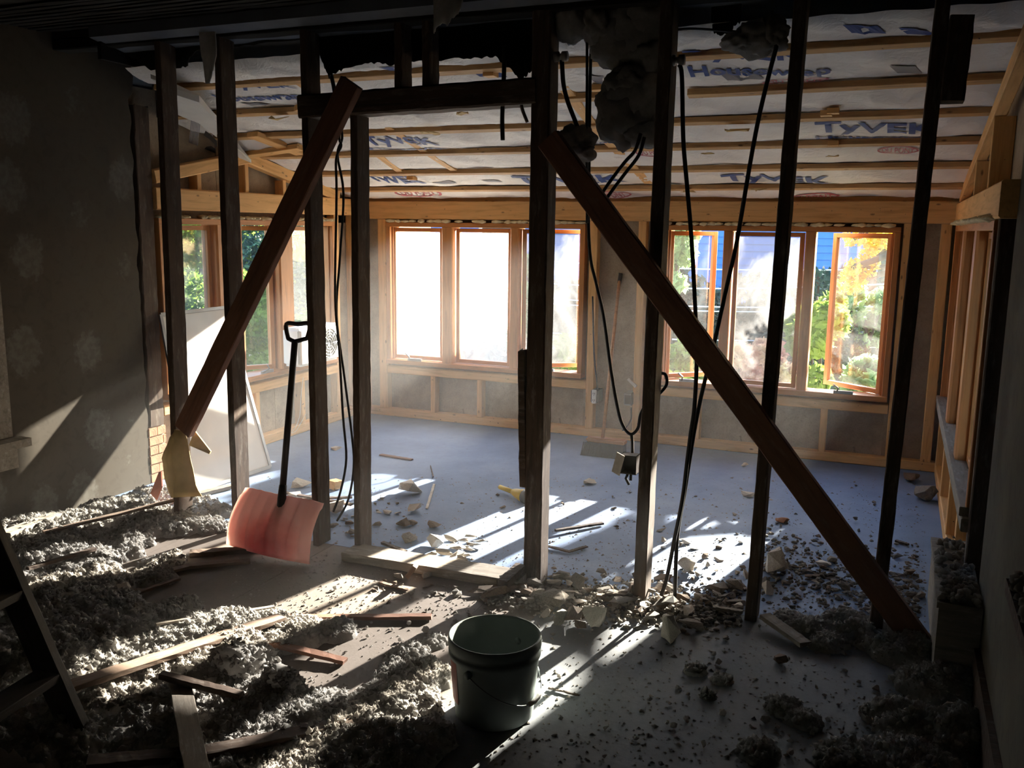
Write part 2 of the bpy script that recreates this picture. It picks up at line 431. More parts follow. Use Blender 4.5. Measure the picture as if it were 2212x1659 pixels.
# ------------------------------------------------------------------ haze: fine demolition dust hanging in the air
# ------------------------------------------------------------------ structure: floor
fl = empty('floor', (0, 0, 0), label='dusty floor running from the dark room through the stripped stud wall', cat='floor', kind='structure')
MB().box((XL - .1, YW, -.06), (XR + .05, 6.32, 0)).build('subfloor', M['floor_sun'], fl)
x = XL - .1
while x < -1.3:
    w = .235
    MB().box((x + .0005, -1.6, -.05), (x + w - .0005, YW, -.0005 - .0008 * random.random())).build('plank', M['floor_planks'], fl)
    x += w
MB().box((x + .0004, -1.6, -.05), (XRN + .1, YW, -.0006)).build('floor_sheet', M['floor_near'], fl)
MB().box((XL - .1, -1.6, -.12), (XRN + .1, 6.3, -.06)).build('joist_deck', M['dark_void'], fl)

# near room shell
wl = empty('wall_left', (XL, 1.2, 0), label='wallpapered wall with faded flowers on the dark side of the room', cat='wall', kind='structure')
def ragged_wall():
    m = MB(); n = 60; pts = []
    for i in range(n + 1):
        z = 2.45 * i / n; pts.append((3.90 + .012 * nz((z * 9, 0, 3)) * 2 + (.03 if z > 2.2 else 0), z))
    poly = [(-1.6, 0)] + pts + [(-1.6, 2.45)]
    m.prism(poly, 0, XL - .004, XL); return m
ragged_wall().build('wallpaper_face', M['wallpaper'], wl)
MB().box((XL - .12, -1.6, 0), (XL - .006, 3.86, 2.5)).build('plaster_backing', M['old_plaster'], wl)
wr = empty('wall_right', (XRN, 1.2, 0), label='dim plaster wall with worn paper at the right of the dark room', cat='wall', kind='structure')
MB().box((XRN, -1.6, 0), (XRN + .12, 3.42, 2.5)).build('plaster_face', M['wallpaper_plain'], wr)
MB().box((XRN - .02, -1.6, 0), (XRN - .001, 3.2, .16)).build('baseboard_board', M['old_wood'], wr)
tb = MB().box((XL - .15, -1.75, -.1), (XRN + .15, -1.6, 2.5)).build('wall_back', M['old_plaster'], label='plain plaster wall behind the viewer closing the dark room', cat='wall', kind='structure')
ce = empty('ceiling', (-1.8, 1, 2.45), label='blackened ceiling of the old room above the stripped stud wall', cat='ceiling', kind='structure')
MB().box((XL - .15, -1.7, 2.42), (XRN + .15, 3.42, 2.5)).build('plaster_slab', M['old_plaster'], ce)
for i in range(9):
    y = 3.36 - i * .05
    MB().beam((XL, y, 2.412), (XRN, y, 2.412), .032, .008, seg=30, rough=.003, seed=i).build('ceiling_lath', M['dark_void'], ce)
# the head of the old outside wall over the studs: plates and sheathing closing the gap up to the new roof
wh = empty('trim_1', (-1.8, YW, 2.3), label='blackened timber plates running along the top of the stripped stud wall', cat='trim', kind='structure')
timber('top_plate', (XL, YW, 2.36), (XRN, YW, 2.34), .1, .05, M['dark_void'], wh, side=(0, 1, 0), seg=40, rough=.002, seed=5)
timber('upper_plate', (XL, YW, 2.412), (XRN, YW, 2.392), .1, .05, M['dark_void'], wh, side=(0, 1, 0), seg=40, rough=.002, seed=6)
MB().box((XL - .1, 3.40, 2.43), (XRN + .1, 3.62, 2.75)).build('sheathing_board', M['dark_void'], wh)

# ------------------------------------------------------------------ sunroom: far wall
wf = empty('wall_far', (-1.8, YFAR, 0), label='new pine framed wall with grey sheathing and two triple windows', cat='wall', kind='structure')
YS0, YS1 = 6.18, 6.25          # stud faces
def stud_x(x, z0, z1, w=.042, parent=None, name='stud'):
    return timber(name, (x, (YS0 + YS1) / 2, z0), (x, (YS0 + YS1) / 2, z1), w, YS1 - YS0, M['new_wood'], parent or wf, side=(1, 0, 0), seed=int(x * 100))
WLx0, WLx1, WRx0, WRx1, WZ0, WZ1 = -3.68, -2.06, -1.50, -.01, .43, 1.53
timber('bottom_plate', (XL, (YS0 + YS1) / 2, .033), (XR, (YS0 + YS1) / 2, .033), YS1 - YS0, .062, M['new_wood'], wf, side=(0, 1, 0))
timber('header_beam', (XL, YS0 + .03, 1.622), (XR, YS0 + .03, 1.622), .08, .136, M['new_wood'], wf, side=(0, 1, 0), seg=8, rough=.001)
timber('rafter_plate', (XL, YS1 + .02, 1.69), (XR, YS1 + .02, 1.69), .1, .06, M['new_wood'], wf, side=(0, 1, 0))
for x, w in ((-3.90, .05), (-3.725, .075), (-2.0, .06), (-1.65, .055), (-1.525, .04), (.035, .06), (.245, .06)):
    stud_x(x, .064, 1.552, w)
for x in (-3.28, -2.88, -2.46): stud_x(x, .064, .35)
for x in (-1.215, -.80, -.385): stud_x(x, .064, .35)
for a, b in ((-3.687, -2.03), (-1.5, .0)):
    timber('sill_plate', (a, (YS0 + YS1) / 2, .38), (b, (YS0 + YS1) / 2, .38), YS1 - YS0, .06, M['new_wood'], wf, side=(0, 1, 0))
def sheath(x0, x1, z0, z1):
    return MB().box((x0, YS1 + .001, z0), (x1, YS1 + .02, z1)).build('sheathing_panel', M['sheathing'], wf)
for a, b in ((-4.0, -3.67), (-2.07, -1.49), (-.02, XR + .1)): sheath(a, b, 0, 1.75)
for a, b in ((-3.67, -2.88), (-2.878, -2.07), (-1.49, -.80), (-.798, -.02)): sheath(a, b, 0, .44)
for a, b in ((-3.67, -2.07), (-1.49, -.02)): sheath(a, b, 1.52, 1.75)
MB().box((-4.05, YS1 + .021, -.3), (-3.67, YS1 + .1, 1.8)).box((-2.07, YS1 + .021, -.3), (-1.49, YS1 + .1, 1.8)).box((-.02, YS1 + .021, -.3), (.5, YS1 + .1, 1.8)) \
    .box((-3.67, YS1 + .021, -.3), (-2.07, YS1 + .1, .44)).box((-1.49, YS1 + .021, -.3), (-.02, YS1 + .1, .44)) \
    .box((-3.67, YS1 + .021, 1.52), (-2.07, YS1 + .1, 1.8)).box((-1.49, YS1 + .021, 1.52), (-.02, YS1 + .1, 1.8)).build('outer_cladding', M['siding_grey'], wf)

# ------------------------------------------------------------------ windows
def window(name, label, O, u, n_in, width, z0, z1, lights, depth=.12, foam=True, sill_mat='frame_wood'):
    """O: corner point (x,y) at u=0; u: unit along the wall; n_in: unit into the room. lights: (u0,u1,angle,glass,hinge)"""
    u = Vector((u[0], u[1], 0)); n = Vector((n_in[0], n_in[1], 0)); O = Vector((O[0], O[1], 0))
    w = empty(name, O, label=label, cat='window', kind='structure')
    def P(a, d, z): return O + u * a + n * d + Vector((0, 0, z))
    def bar(nm, a0, a1, d0, d1, za, zb, mat=M['frame_wood'], par=w):
        L_, W_, H_ = a1 - a0, abs(d1 - d0), zb - za
        if H_ > L_:
            return timber(nm, P((a0 + a1) / 2, (d0 + d1) / 2, za), P((a0 + a1) / 2, (d0 + d1) / 2, zb), L_, W_, mat, par, side=tuple(u))
        return timber(nm, P(a0, (d0 + d1) / 2, (za + zb) / 2), P(a1, (d0 + d1) / 2, (za + zb) / 2), H_, W_, mat, par, side=(0, 0, 1))
    fi, fo = .012, -depth
    bar('head_jamb', 0, width, fo, fi, z1 - .035, z1)
    bar('window_sill', 0, width, fo, fi + .02, z0, z0 + .035, M[sill_mat])
    bar('side_jamb', 0, .035, fo, fi, z0 + .035, z1 - .035)
    bar('side_jamb', width - .035, width, fo, fi, z0 + .035, z1 - .035)
    bar('casing_bead', .035, .047, fo, fi - .03, z0 + .035, z1 - .035)
    bar('casing_bead', width - .047, width - .035, fo, fi - .03, z0 + .035, z1 - .035)
    ls = sorted(lights)
    for a, b in zip(ls[:-1], ls[1:]):
        c0, c1 = a[1] + .008, b[0] - .008
        bar('mullion', c0, c1, fo, fi, z0 + .035, z1 - .035)
    for (a0, a1, ang, glass, hinge) in lights:
        st = .028 if ang is None else .03
        piv_a = a0 if hinge == 'L' else a1
        piv = P(piv_a, -.05, 0)
        s = empty('sash', (piv - O), parent=w)
        sg = 1 if hinge == 'L' else -1
        ang_ = 0 if not ang else math.radians(ang)
        # hinged at its side, opening outwards
        du = (u * math.cos(ang_) * sg - n * math.sin(ang_)); dn = (n * math.cos(ang_) + u * sg * math.sin(ang_))
        Wd = a1 - a0; za, zb = z0 + .04, z1 - .04
        def Q(a, d, z): return piv + du * a + dn * d + Vector((0, 0, z))
        smat = M['frame_wood']
        for q0, q1, ww in ((Q(st / 2, 0, za), Q(st / 2, 0, zb), st), (Q(Wd - st / 2, 0, za), Q(Wd - st / 2, 0, zb), st)):
            timber('stile', q0, q1, ww, .035, smat, s, side=tuple(du))
        for zz, hh in ((za + st / 2, st), (zb - st / 2, st)):
            timber('rail', Q(st, 0, zz), Q(Wd - st, 0, zz), hh, .035, smat, s, side=(0, 0, 1))
        c = [Q(st, -.003, za + st), Q(Wd - st, -.003, za + st), Q(Wd - st, -.003, zb - st), Q(st, -.003, zb - st)]
        d = [p + dn * .004 for p in c]
        MB().add(c + d, [(0, 1, 2, 3), (7, 6, 5, 4), (0, 4, 5, 1), (1, 5, 6, 2), (2, 6, 7, 3), (3, 7, 4, 0)]).build('pane', M[glass], s)
        if ang is not None:
            cr = MB(); b = P((a0 + a1) / 2 - .06, fi + .01, z0 + .045)
            cr.beam(b, b + u * .12, .02, .015, side=(0, 0, 1)); cr.tube([b + u * .02 + n * .01, b + u * .03 + n * .04 + Vector((0, 0, .03)), b + u * .0 + n * .05 + Vector((0, 0, .055))], .005)
            cr.build('crank_handle', M['metal'], w)
    if foam:
        fm = MB(); r = random.Random(int(width * 1000))
        for i in range(int(width / .05)):
            a = .02 + i * .05 + r.uniform(-.02, .02)
            if r.random() < .22 or a > width - .03: continue
            blob(fm, P(a, fi + .002 + r.uniform(-.008, .004), z1 + .010), (.03 + .02 * r.random(), .016, .010 + .006 * r.random()), r, 1)
        fm.build('spray_foam', M['foam'], w, kind='stuff')
    return w
_ICO = {}
def ico(sub):
    if sub not in _ICO:
        bm = bmesh.new(); bmesh.ops.create_icosphere(bm, subdivisions=sub, radius=1.0)
        _ICO[sub] = ([v.co.copy() for v in bm.verts], [tuple(v.index for v in f.verts) for f in bm.faces]); bm.free()
    return _ICO[sub]
def blob(mb, c, sc_, r, sub=2, amp=.35, freq=1.6, smooth=True):
    V, Fc = ico(sub); off = Vector((r.uniform(0, 99), r.uniform(0, 99), r.uniform(0, 99))); c = Vector(c)
    out = []
    for v in V:
        k_ = 1 + amp * mnoise.noise(v * freq + off) + amp * .5 * mnoise.noise(v * freq * 2.7 + off)
        out.append(c + Vector((v.x * sc_[0], v.y * sc_[1], v.z * sc_[2])) * k_)
    mb.add(out, Fc, smooth)

window('window_1', 'triple casement window with whited-out panes in the new end wall', (WLx0, YS0), (1, 0), (0, -1), WLx1 - WLx0, WZ0, WZ1,
       [(.03 + .0, .475, 0, 'glass_fog', 'L'), (.585, 1.04, None, 'glass_fog', 'L'), (1.12, 1.58, 28, 'glass_haze', 'L')])
window('window_2', 'triple casement window onto the yellow tree and pink shrubs', (WRx0, YS0), (1, 0), (0, -1), WRx1 - WRx0, WZ0, WZ1,
       [(.03, .40, 42, 'glass', 'L'), (.475, .92, None, 'glass_haze', 'L'), (1.0, 1.45, 36, 'glass', 'R')])

# ------------------------------------------------------------------ sunroom: gable wall on the left
wg = empty('wall_gable', (XL, 4.9, 0), label='new pine gable wall with a window bay beside the leaning screens', cat='wall', kind='structure')
XS0, XS1 = XL, XL - .07
def stud_y(y, z0, z1, w=.042): return timber('stud', ((XS0 + XS1) / 2, y, z0), ((XS0 + XS1) / 2, y, z1), w, .07, M['new_wood'], wg, side=(0, 1, 0))
GY0, GY1, GZ0, GZ1 = 4.06, 5.83, .47, 1.53
timber('bottom_plate', ((XS0 + XS1) / 2, 4.12, .035), ((XS0 + XS1) / 2, 6.2, .035), .07, .066, M['new_wood'], wg, side=(1, 0, 0))
timber('sill_plate', ((XS0 + XS1) / 2, 4.04, .41), ((XS0 + XS1) / 2, 5.88, .41), .07, .062, M['new_wood'], wg, side=(1, 0, 0))
timber('header_beam', (XL - .02, 4.045, 1.64), (XL - .02, 6.2, 1.64), .08, .125, M['new_wood'], wg, side=(1, 0, 0), seg=6, rough=.001)
for y, w in ((5.87, .06), (6.12, .05)): stud_y(y, .067, 1.577, w)
for y in (4.40, 4.89, 5.40): stud_y(y, .067, .38)
for y, z in ((4.42, 1.86), (4.86, 1.93), (5.25, 1.83)): stud_y(y, 1.703, z - .03, .036)
timber('gable_rafter', (XL - .02, 4.87, 1.925), (XL - .02, 5.9, 1.715), .07, .075, M['new_wood'], wg, side=(1, 0, 0))
timber('gable_rafter', (XL - .02, 4.87, 1.925), (XL - .02, 4.05, 1.76), .07, .075, M['new_wood'], wg, side=(1, 0, 0))
def sheath_g(y0, y1, z0, z1): return MB().box((XS1 - .02, y0, z0), (XS1 - .001, y1, z1)).build('sheathing_panel', M['sheathing'], wg)
for a, b in ((3.85, 4.64), (4.64, 5.16), (5.16, 6.3)): sheath_g(a + .002, b - .002, 0, .48)
for a, b in ((3.6, 4.07), (5.82, 6.3)): sheath_g(a, b, .48, 1.6)
for a, b in ((3.85, 4.65), (4.65, 5.45), (5.45, 6.3)): sheath_g(a + .002, b - .002, 1.52, 2.25)
MB().box((XS1 - .1, 3.3, -.3), (XS1 - .021, 6.35, .48)).box((XS1 - .1, 3.3, 1.52), (XS1 - .021, 6.35, 2.6)).box((XS1 - .1, 3.3, .48), (XS1 - .021, 4.07, 1.52)).box((XS1 - .1, 5.82, .48), (XS1 - .021, 6.35, 1.52)).build('outer_cladding', M['siding_grey'], wg)
window('window_3', 'wood framed window bay in the gable wall behind the leaning screens', (XL, GY0), (0, 1), (1, 0), GY1 - GY0, GZ0, GZ1,
       [(.03, .47, None, 'glass_haze', 'L'), (.73, 1.09, 38, 'glass', 'R'), (1.26, 1.56, None, 'glass', 'L')])

# ------------------------------------------------------------------ sunroom: right wall with a deep window
wq = empty('wall_side', (XR, 4.9, 0), label='new framed side wall with a deep dark window at the right', cat='wall', kind='structure')
def tq(nm, y0, z0, y1, z1, w, side, d=.08, x=XR + .04, mat='new_wood'): return timber(nm, (x, y0, z0), (x, y1, z1), w, d, M[mat], wq, side=side)
tq('bottom_plate', 3.5, .035, 6.2, .035, .08, (1, 0, 0), .066)
tq('sill_plate', 3.55, .455, 6.12, .455, .11, (1, 0, 0), .05, XR + .03, 'grey_board')
tq('header_beam', 3.42, 1.612, 6.2, 1.612, .09, (1, 0, 0), .125, XR + .03)
tq('stud', 6.13, .067, 6.13, 1.55, .05, (0, 1, 0)); tq('old_stud', 3.56, .067, 3.56, 1.55, .06, (0, 1, 0), mat='old_wood')
for y in (5.4, 4.7, 4.1): tq('stud', y, .067, y, .43, .042, (0, 1, 0))
tq('gable_rafter', 6.1, 1.71, 3.3, 2.12, .05, (1, 0, 0), .06, XR + .02)
for y in (5.0, 4.2): tq('stud', y, 1.68, y, 1.68 + (6.1 - y) * .146, .036, (0, 1, 0))
for a, b in ((3.45, 4.4), (4.4, 5.3), (5.3, 6.3)):
    MB().box((XR + .081, a + .002, 0), (XR + .1, b - .002, .43)).build('sheathing_panel', M['sheathing'], wq)
    MB().box((XR + .081, a + .002, 1.55), (XR + .1, b - .002, 2.35)).build('sheathing_panel', M['sheathing'], wq)
MB().box((XR + .101, 3.4, -.3), (XR + .2, 6.35, .43)).box((XR + .101, 3.4, 1.55), (XR + .2, 6.35, 2.6)).build('outer_cladding', M['siding_grey'], wq)
window('window_4', 'deep orange stained window frame in the side wall at the right', (XR, 6.08), (0, -1), (-1, 0), 2.5, .48, 1.545,
       [(.05, .75, None, 'glass_haze', 'L'), (.9, 1.6, None, 'glass', 'L'), (1.75, 2.45, None, 'glass', 'L')], depth=.16, sill_mat='grey_board')

# ------------------------------------------------------------------ sunroom ceiling: purlins, housewrap, print
cs = empty('ceiling_sunroom', (-1.8, 4.9, 1.7), label='low sloping ceiling of bare purlins and white housewrap over the new room', cat='ceiling', kind='structure')
XCUT = -3.60
PUR = [5.88, 5.44, 5.00, 4.58, 4.18, 3.77]
EDGE = [6.22] + PUR + [3.56]
for i, y in enumerate(PUR):
    z = roof_z(y)
    if i == 4:
        timber('purlin', (XL, y, z), (-1.05, y, z), .05, .028, M['purlin_wood'], cs, side=(0, 1, -.2), seg=10, rough=.001); timber('purlin', (-.93, y + .01, z - .005), (XR + .1, y, z), .05, .028, M['purlin_wood'], cs, side=(0, 1, -.2), seg=10, rough=.001)
    else:
        timber('purlin', (XL if i < 5 else XCUT, y, z), (XR + .1, y, z), .05, .028, M['purlin_wood'], cs, side=(0, 1, -.2), seg=10, rough=.001, seed=i)
def wrap_z(X, Y):
    # between two purlins the sheet bellies down, with creases running off the staples
    for i in range(len(EDGE) - 1):
        if EDGE[i + 1] <= Y <= EDGE[i] + 1e-6:
            t = (EDGE[i] - Y) / (EDGE[i] - EDGE[i + 1]); break
    else: t = 0; i = 0
    s = math.sin(math.pi * max(0, min(1, t)))
    base = roof_z(Y) + .028
    sag = s ** .6 * (.030 + .020 * mnoise.noise(Vector((X * 1.7, i * 7.1, 0))) + .012 * mnoise.noise(Vector((X * 5 + t * 2.5, i * 3.3, t))))
    fold = 1 - abs(mnoise.noise(Vector((X * 6 + t * 1.6 * math.sin(X * 1.3 + i), i * 5.0, t * .8))))
    cr = (.004 * mnoise.noise(Vector((X * 22 + t * 9, i * 5.0, t * 3))) - .006 * max(0, fold - .82) / .18) * s
    edge = .006 * mnoise.noise(Vector((X * 9, i, 4.4)))
    return base - sag + cr + edge * (1 - s)
NX = 300
for i in range(len(EDGE) - 1):
    y0, y1 = EDGE[i], EDGE[i + 1]; m = MB(); V = []; Fc = []; ny = 14
    for a in range(NX + 1):
        xs_ = XL - .05 if i < 5 else XCUT
        X = xs_ + (XR + .15 - xs_) * a / NX
        for b in range(ny + 1):
            Y = y0 + (y1 - y0) * b / ny; V.append((X, Y, wrap_z(X, Y)))
    for a in range(NX):
        for b in range(ny):
            q = a * (ny + 1) + b; Fc.append((q, q + 1, q + ny + 2, q + ny + 1))
    m.add(V, Fc, True); m.build('housewrap_sheet', M['wrap'], cs)
def deck(x0, x1, y0, y1, nm='roof_deck'):
    V = [(x, y, roof_z(y) + dz) for dz in (.09, .2) for x, y in ((x0, y1), (x1, y1), (x1, y0), (x0, y0))]
    MB().add(V, [(0, 1, 2, 3), (7, 6, 5, 4), (0, 4, 5, 1), (1, 5, 6, 2), (2, 6, 7, 3), (3, 7, 4, 0)]).build(nm, M['roofing'], cs)
deck(XL - .2, XR + .3, 4.17, 6.5); deck(XCUT, XR + .3, 3.35, 4.17)
MB().box((XL - .2, 3.4, 2.43), (XCUT + .02, 4.3, 2.5)).box((XL - .2, 4.172, 2.1), (XCUT + .02, 4.3, 2.5)).box((XCUT - .004, 3.4, 2.27), (XCUT + .02, 4.3, 2.5)).build('light_block_boards', M['dark_void'], cs)  # boards added over the roof gap to keep stray sun out
# blocking and stray rafter pieces that show through
def pc(a, b, w, d, dz, name='rafter_piece', mat='new_wood'):
    p, q = pr(*a, dz), pr(*b, dz); timber(name, p, q, w, d, M[mat], cs, side=(1, 0, 0), seed=int(a[0]))
pc((1215, 180), (1300, 290), .06, .03, .012); pc((1305, 292), (1402, 392), .06, .03, .012)
pc((640, 170), (780, 265), .05, .03, .012); pc((820, 262), (880, 298), .05, .025, .012); pc((880, 300), (980, 365), .05, .025, .012)
pc((640, 232), (700, 250), .05, .03, -.01); pc((820, 335), (900, 395), .05, .025, .012); pc((545, 290), (650, 330), .09, .03, -.015)
pc((320, 366), (650, 318), .06, .03, -.03, 'loose_purlin'); 
for (x, y) in ((1060, 160), (1290, 190), (1785, 245), (1800, 240), (1800, 310), (890, 385)):
    p = pr(x, y, -.012); MB().box((p.x - .025, p.y - .03, p.z - .012), (p.x + .025, p.y + .03, p.z + .012)).build('block', M['new_wood'], cs)

def lettering(body, pxl, pxr, pyc, hgt, mat, name='printed_word', bold=.028, aspect=None, skew=0.0):
    p0, p1 = pr(pxl, pyc), pr(pxr, pyc)
    cu = bpy.data.curves.new('tmp', 'FONT'); cu.body = body; cu.size = 1; cu.offset = bold; cu.resolution_u = 3
    to = bpy.data.objects.new('tmp', cu); COL.objects.link(to)
    dg = bpy.context.evaluated_depsgraph_get(); me = bpy.data.meshes.new_from_object(to.evaluated_get(dg))
    bpy.data.objects.remove(to); bpy.data.curves.remove(cu)
    bm = bmesh.new(); bm.from_mesh(me)
    bmesh.ops.triangulate(bm, faces=bm.faces[:])
    for _ in range(3):
        ed = [e for e in bm.edges if e.calc_length() > .12]
        if not ed: break
        bmesh.ops.subdivide_edges(bm, edges=ed, cuts=1, use_grid_fill=False); bmesh.ops.triangulate(bm, faces=bm.faces[:])
    xs = [v.co.x for v in bm.verts]; ys = [v.co.y for v in bm.verts]
    a, b = min(xs), max(xs); c, d = min(ys), max(ys)
    for v in bm.verts:
        X = p0.x + (v.co.x - a) / (b - a) * (p1.x - p0.x) + skew * ((v.co.y - c) / (d - c))
        Y = p0.y + (p1.y - p0.y) * (v.co.x - a) / (b - a) - ((v.co.y - c) / (d - c) - .5) * hgt
        v.co = (X, Y, wrap_z(X, Y) - .005)
    bm.to_mesh(me); bm.free(); me.name = name
    o = link(name, me, M[mat], cs); o.location = -Vector(cs.location)
    return o
def oval(pxl, pxr, pyc, hgt, mat='ink_red'):
    p0, p1 = pr(pxl, pyc), pr(pxr, pyc); c = (p0 + p1) / 2; a = (p1.x - p0.x) / 2; V = []; Fc = []; n = 40
    for j in range(n):
        an = 2 * math.pi * j / n
        for r in (1.0, .9):
            X = c.x + a * r * math.cos(an); Y = c.y + hgt / 2 * (r if r == 1 else .82) * math.sin(an); V.append((X, Y, wrap_z(X, Y) - .004))
    for j in range(n): Fc.append((2 * j, 2 * j + 1, (2 * j + 3) % (2 * n), (2 * j + 2) % (2 * n)))
    MB().add(V, Fc).build('printed_oval', M[mat], cs)
def strip(pxl, pxr, pyc, hgt, mat='ink_grey'):
    p0, p1 = pr(pxl, pyc), pr(pxr, pyc); V = []; n = 8
    for j in range(n + 1):
        X = p0.x + (p1.x - p0.x) * j / n; Y = p0.y + (p1.y - p0.y) * j / n
        for s in (-.5, .5): V.append((X + s * .03, Y + s * hgt, wrap_z(X, Y + s * hgt) - .004))
    MB().add(V, [(2 * j, 2 * j + 1, 2 * j + 3, 2 * j + 2) for j in range(n)]).build('tape_patch', M[mat], cs)
for a, b in ((1562, 1800), (1115, 1352), (800, 915), (560, 690)): lettering('TyVEK', a, b, 388, .2, 'ink_blue')
lettering('TyVEK', 1762, 2028, 277, .17, 'ink_blue'); lettering('Housewrap', 1762, 2028, 300, .085, 'ink_blue')
lettering('TyVEK', 790, 945, 305, .17, 'ink_blue'); lettering('Housewrap', 800, 976, 322, .07, 'ink_blue')
lettering('TyVEK', 1290, 1440, 290, .15, 'ink_blue'); lettering('Housewrap', 1270, 1430, 305, .07, 'ink_blue')
lettering('Housewrap', 1490, 1795, 151, .11, 'ink_blue'); lettering('TyVEK', 1480, 1740, 122, .13, 'ink_blue')
lettering('Housewrap', 470, 650, 212, .11, 'ink_blue'); lettering('TyVEK', 480, 640, 190, .1, 'ink_blue')
for a, b, c in ((1705, 1800, 423), (1290, 1350, 420), (865, 940, 416)):
    lettering('DU PONT', a, b, c, .1, 'ink_red', bold=.008); oval(a - 12, b + 14, c, .17)
lettering('DU PONT', 1655, 1780, 176, .06, 'ink_red', bold=.008); oval(1645, 1792, 176, .1)
lettering('DU PONT', 1905, 1975, 325, .07, 'ink_red', bold=.008); oval(1895, 1985, 325, .12)
lettering('DU PONT', 1380, 1440, 330, .07, 'ink_red', bold=.008); oval(1372, 1450, 330, .12)
for a, b, c, h in ((940, 980, 393, .06), (1045, 1080, 393, .05), (1440, 1475, 395, .04), (1930, 1985, 152, .12), (1560, 1640, 158, .1), (530, 580, 228, .06), (1280, 1320, 172, .14), (1945, 1970, 400, .05)): strip(a, b, c, h)
strip(1830, 1905, 65, .06, 'ink_blue'); strip(1950, 2010, 68, .06, 'ink_blue'); strip(830, 880, 148, .05, 'ink_blue'); strip(1025, 1085, 160, .05, 'ink_blue')
# torn brown kraft flaps stapled on the purlins
r = random.Random(5)
for (x, y, s) in ((930, 282, .06), (1590, 275, .08), (1365, 95, .07), (600, 250, .07), (1485, 408, .05), (1640, 405, .05), (1000, 238, .05), (1440, 405, .06), (1530, 325, .04), (1800, 330, .04)):
    p = pr(x, y, -.03); m = MB(); V = []; n = 9
    for j in range(n):
        an = 2 * math.pi * j / n; rr = s * r.uniform(.6, 1.1); V.append((p.x + rr * math.cos(an), p.y + rr * .7 * math.sin(an), p.z - .2 * rr * .7 * math.sin(an) * 0 - .02 * r.random()))
    V += [(a, b, c - .003) for a, b, c in V]
    m.add(V, [tuple(range(n)), tuple(range(2 * n - 1, n - 1, -1))] + [(j, (j + 1) % n, (j + 1) % n + n, j + n) for j in range(n)]); m.build('torn_flap', M['paper'], cs)

# ------------------------------------------------------------------ the stripped stud wall: old timbers
ZT = 2.335
def old_stud(label, l0, r0, y0, l1, r1, y1, zb=0.0, zt=ZT, yc=YW, d=.1, mat='old_wood', name='wall_stud'):
    a0, b0 = py(l0, y0, yc - d / 2), py(r0, y0, yc + d / 2); a1, b1 = py(l1, y1, yc - d / 2), py(r1, y1, yc + d / 2)
    P0 = Vector(((a0.x + b0.x) / 2, yc, (a0.z + b0.z) / 2)); P1 = Vector(((a1.x + b1.x) / 2, yc, (a1.z + b1.z) / 2))
    w = max(.035, ((b0.x - a0.x) + (b1.x - a1.x)) / 2); dr = (P1 - P0) / (P1.z - P0.z)
    bt, tp = P0 + dr * (zb - P0.z), P0 + dr * (zt - P0.z)
    o = timber(name, bt, tp, w, d, M[mat], None, side=(1, 0, 0), seg=46, rough=.0011, seed=int(l0))
    tag(o, label, 'stud'); return o, bt, tp, w
G = 'old studs of the stripped wall'
S1 = old_stud('old dark stud nearest the wallpapered wall, torn paper around its foot', 338, 382, 200, 365, 411, 900)
S2 = old_stud('old dark stud standing between the paper-wrapped stud and the shovel', 465, 510, 200, 493, 534, 900)
S3 = old_stud('old dark stud that the snow shovel handle passes behind', 648, 692, 150, 675, 712, 1100)
S4 = old_stud('shorter old post under the door header, lit brown at its foot', 757, 797, 300, 765, 803, 1150, zt=1.965)
S5 = old_stud('thick double post at the end of the old doorway', 1146, 1203, 300, 1129, 1186, 1200)
S6 = old_stud('old stud next to the hanging junction box', 1411, 1456, 300, 1370, 1406, 1250)
S7 = old_stud('old stud crossed by the long brace halfway up, third from the side wall', 1690, 1727, 300, 1610, 1640, 1320)
S8 = old_stud('old stud closest to the side wall, crossed low by the long brace', 1988, 2022, 300, 1878, 1906, 1350)
# what is nailed to the studs
m = MB(); p = Vector((S5[1].x - S5[3] / 2 - .012, YW - .02, 0))
m.beam((p.x + .004, p.y, .42), (p.x - .012, p.y, 1.0), .03, .06, seg=14, rough=.002, side=(1, 0, 0)); m.build('nailed_strip', M['old_wood'], S5[0].parent and None or None, label='thin dark strip nailed up the side of the thick doorway post', cat='batten')
timber('corner_post', (-3.958, 3.975, .335), (-3.958, 3.985, 2.14), .11, .06, M['old_wood'], None, side=(0, 1, 0), seg=40, rough=.0025, seed=3, label='rough dark corner post standing on the brick pier at the wallpaper edge', cat='post')
timber('nailing_block', (.115, YW - .01, 1.93), (.125, YW - .01, 2.2), .075, .1, M['old_wood'], None, seg=8, rough=.002, label='short dark block nailed high beside the stud closest to the side wall', cat='block')
hd = timber('door_header', (S3[2].x - .03, YW - .005, 2.012), (S5[2].x - .02, YW - .005, 2.03), .1, .105, M['old_wood'], None, side=(0, 0, 1), seg=26, rough=.0016, seed=8, label='old header beam across the doorway opening', cat='beam')
for (a, b, lb) in ((850, 892, 'left of the pair of short dark cripple studs over the doorway'), (910, 950, 'right of the pair of short dark cripple studs over the doorway')):
    x0, x1 = py(a, 150, YW - .05).x, py(b, 150, YW + .05).x
    timber('cripple_stud', ((x0 + x1) / 2, YW, 2.07), ((x0 + x1) / 2, YW, ZT), x1 - x0, .09, M['old_wood'], None, seg=10, rough=.002, seed=a, label=lb, cat='stud')
YB = 3.385
p, q = py(760, 178, YB), py(398, 930, YB)
timber('diagonal_brace', q, p, .1, .042, M['brace_wood'], None, side=(.9, 0, .43), seg=30, rough=.001, seed=1, label='brown diagonal brace rising from the paper-wrapped stud to the door header', cat='brace')
p, q = py(1185, 300, YB), py(1972, 1372, YB)
q = p + (q - p) * ((p.z - .03) / (p.z - q.z))
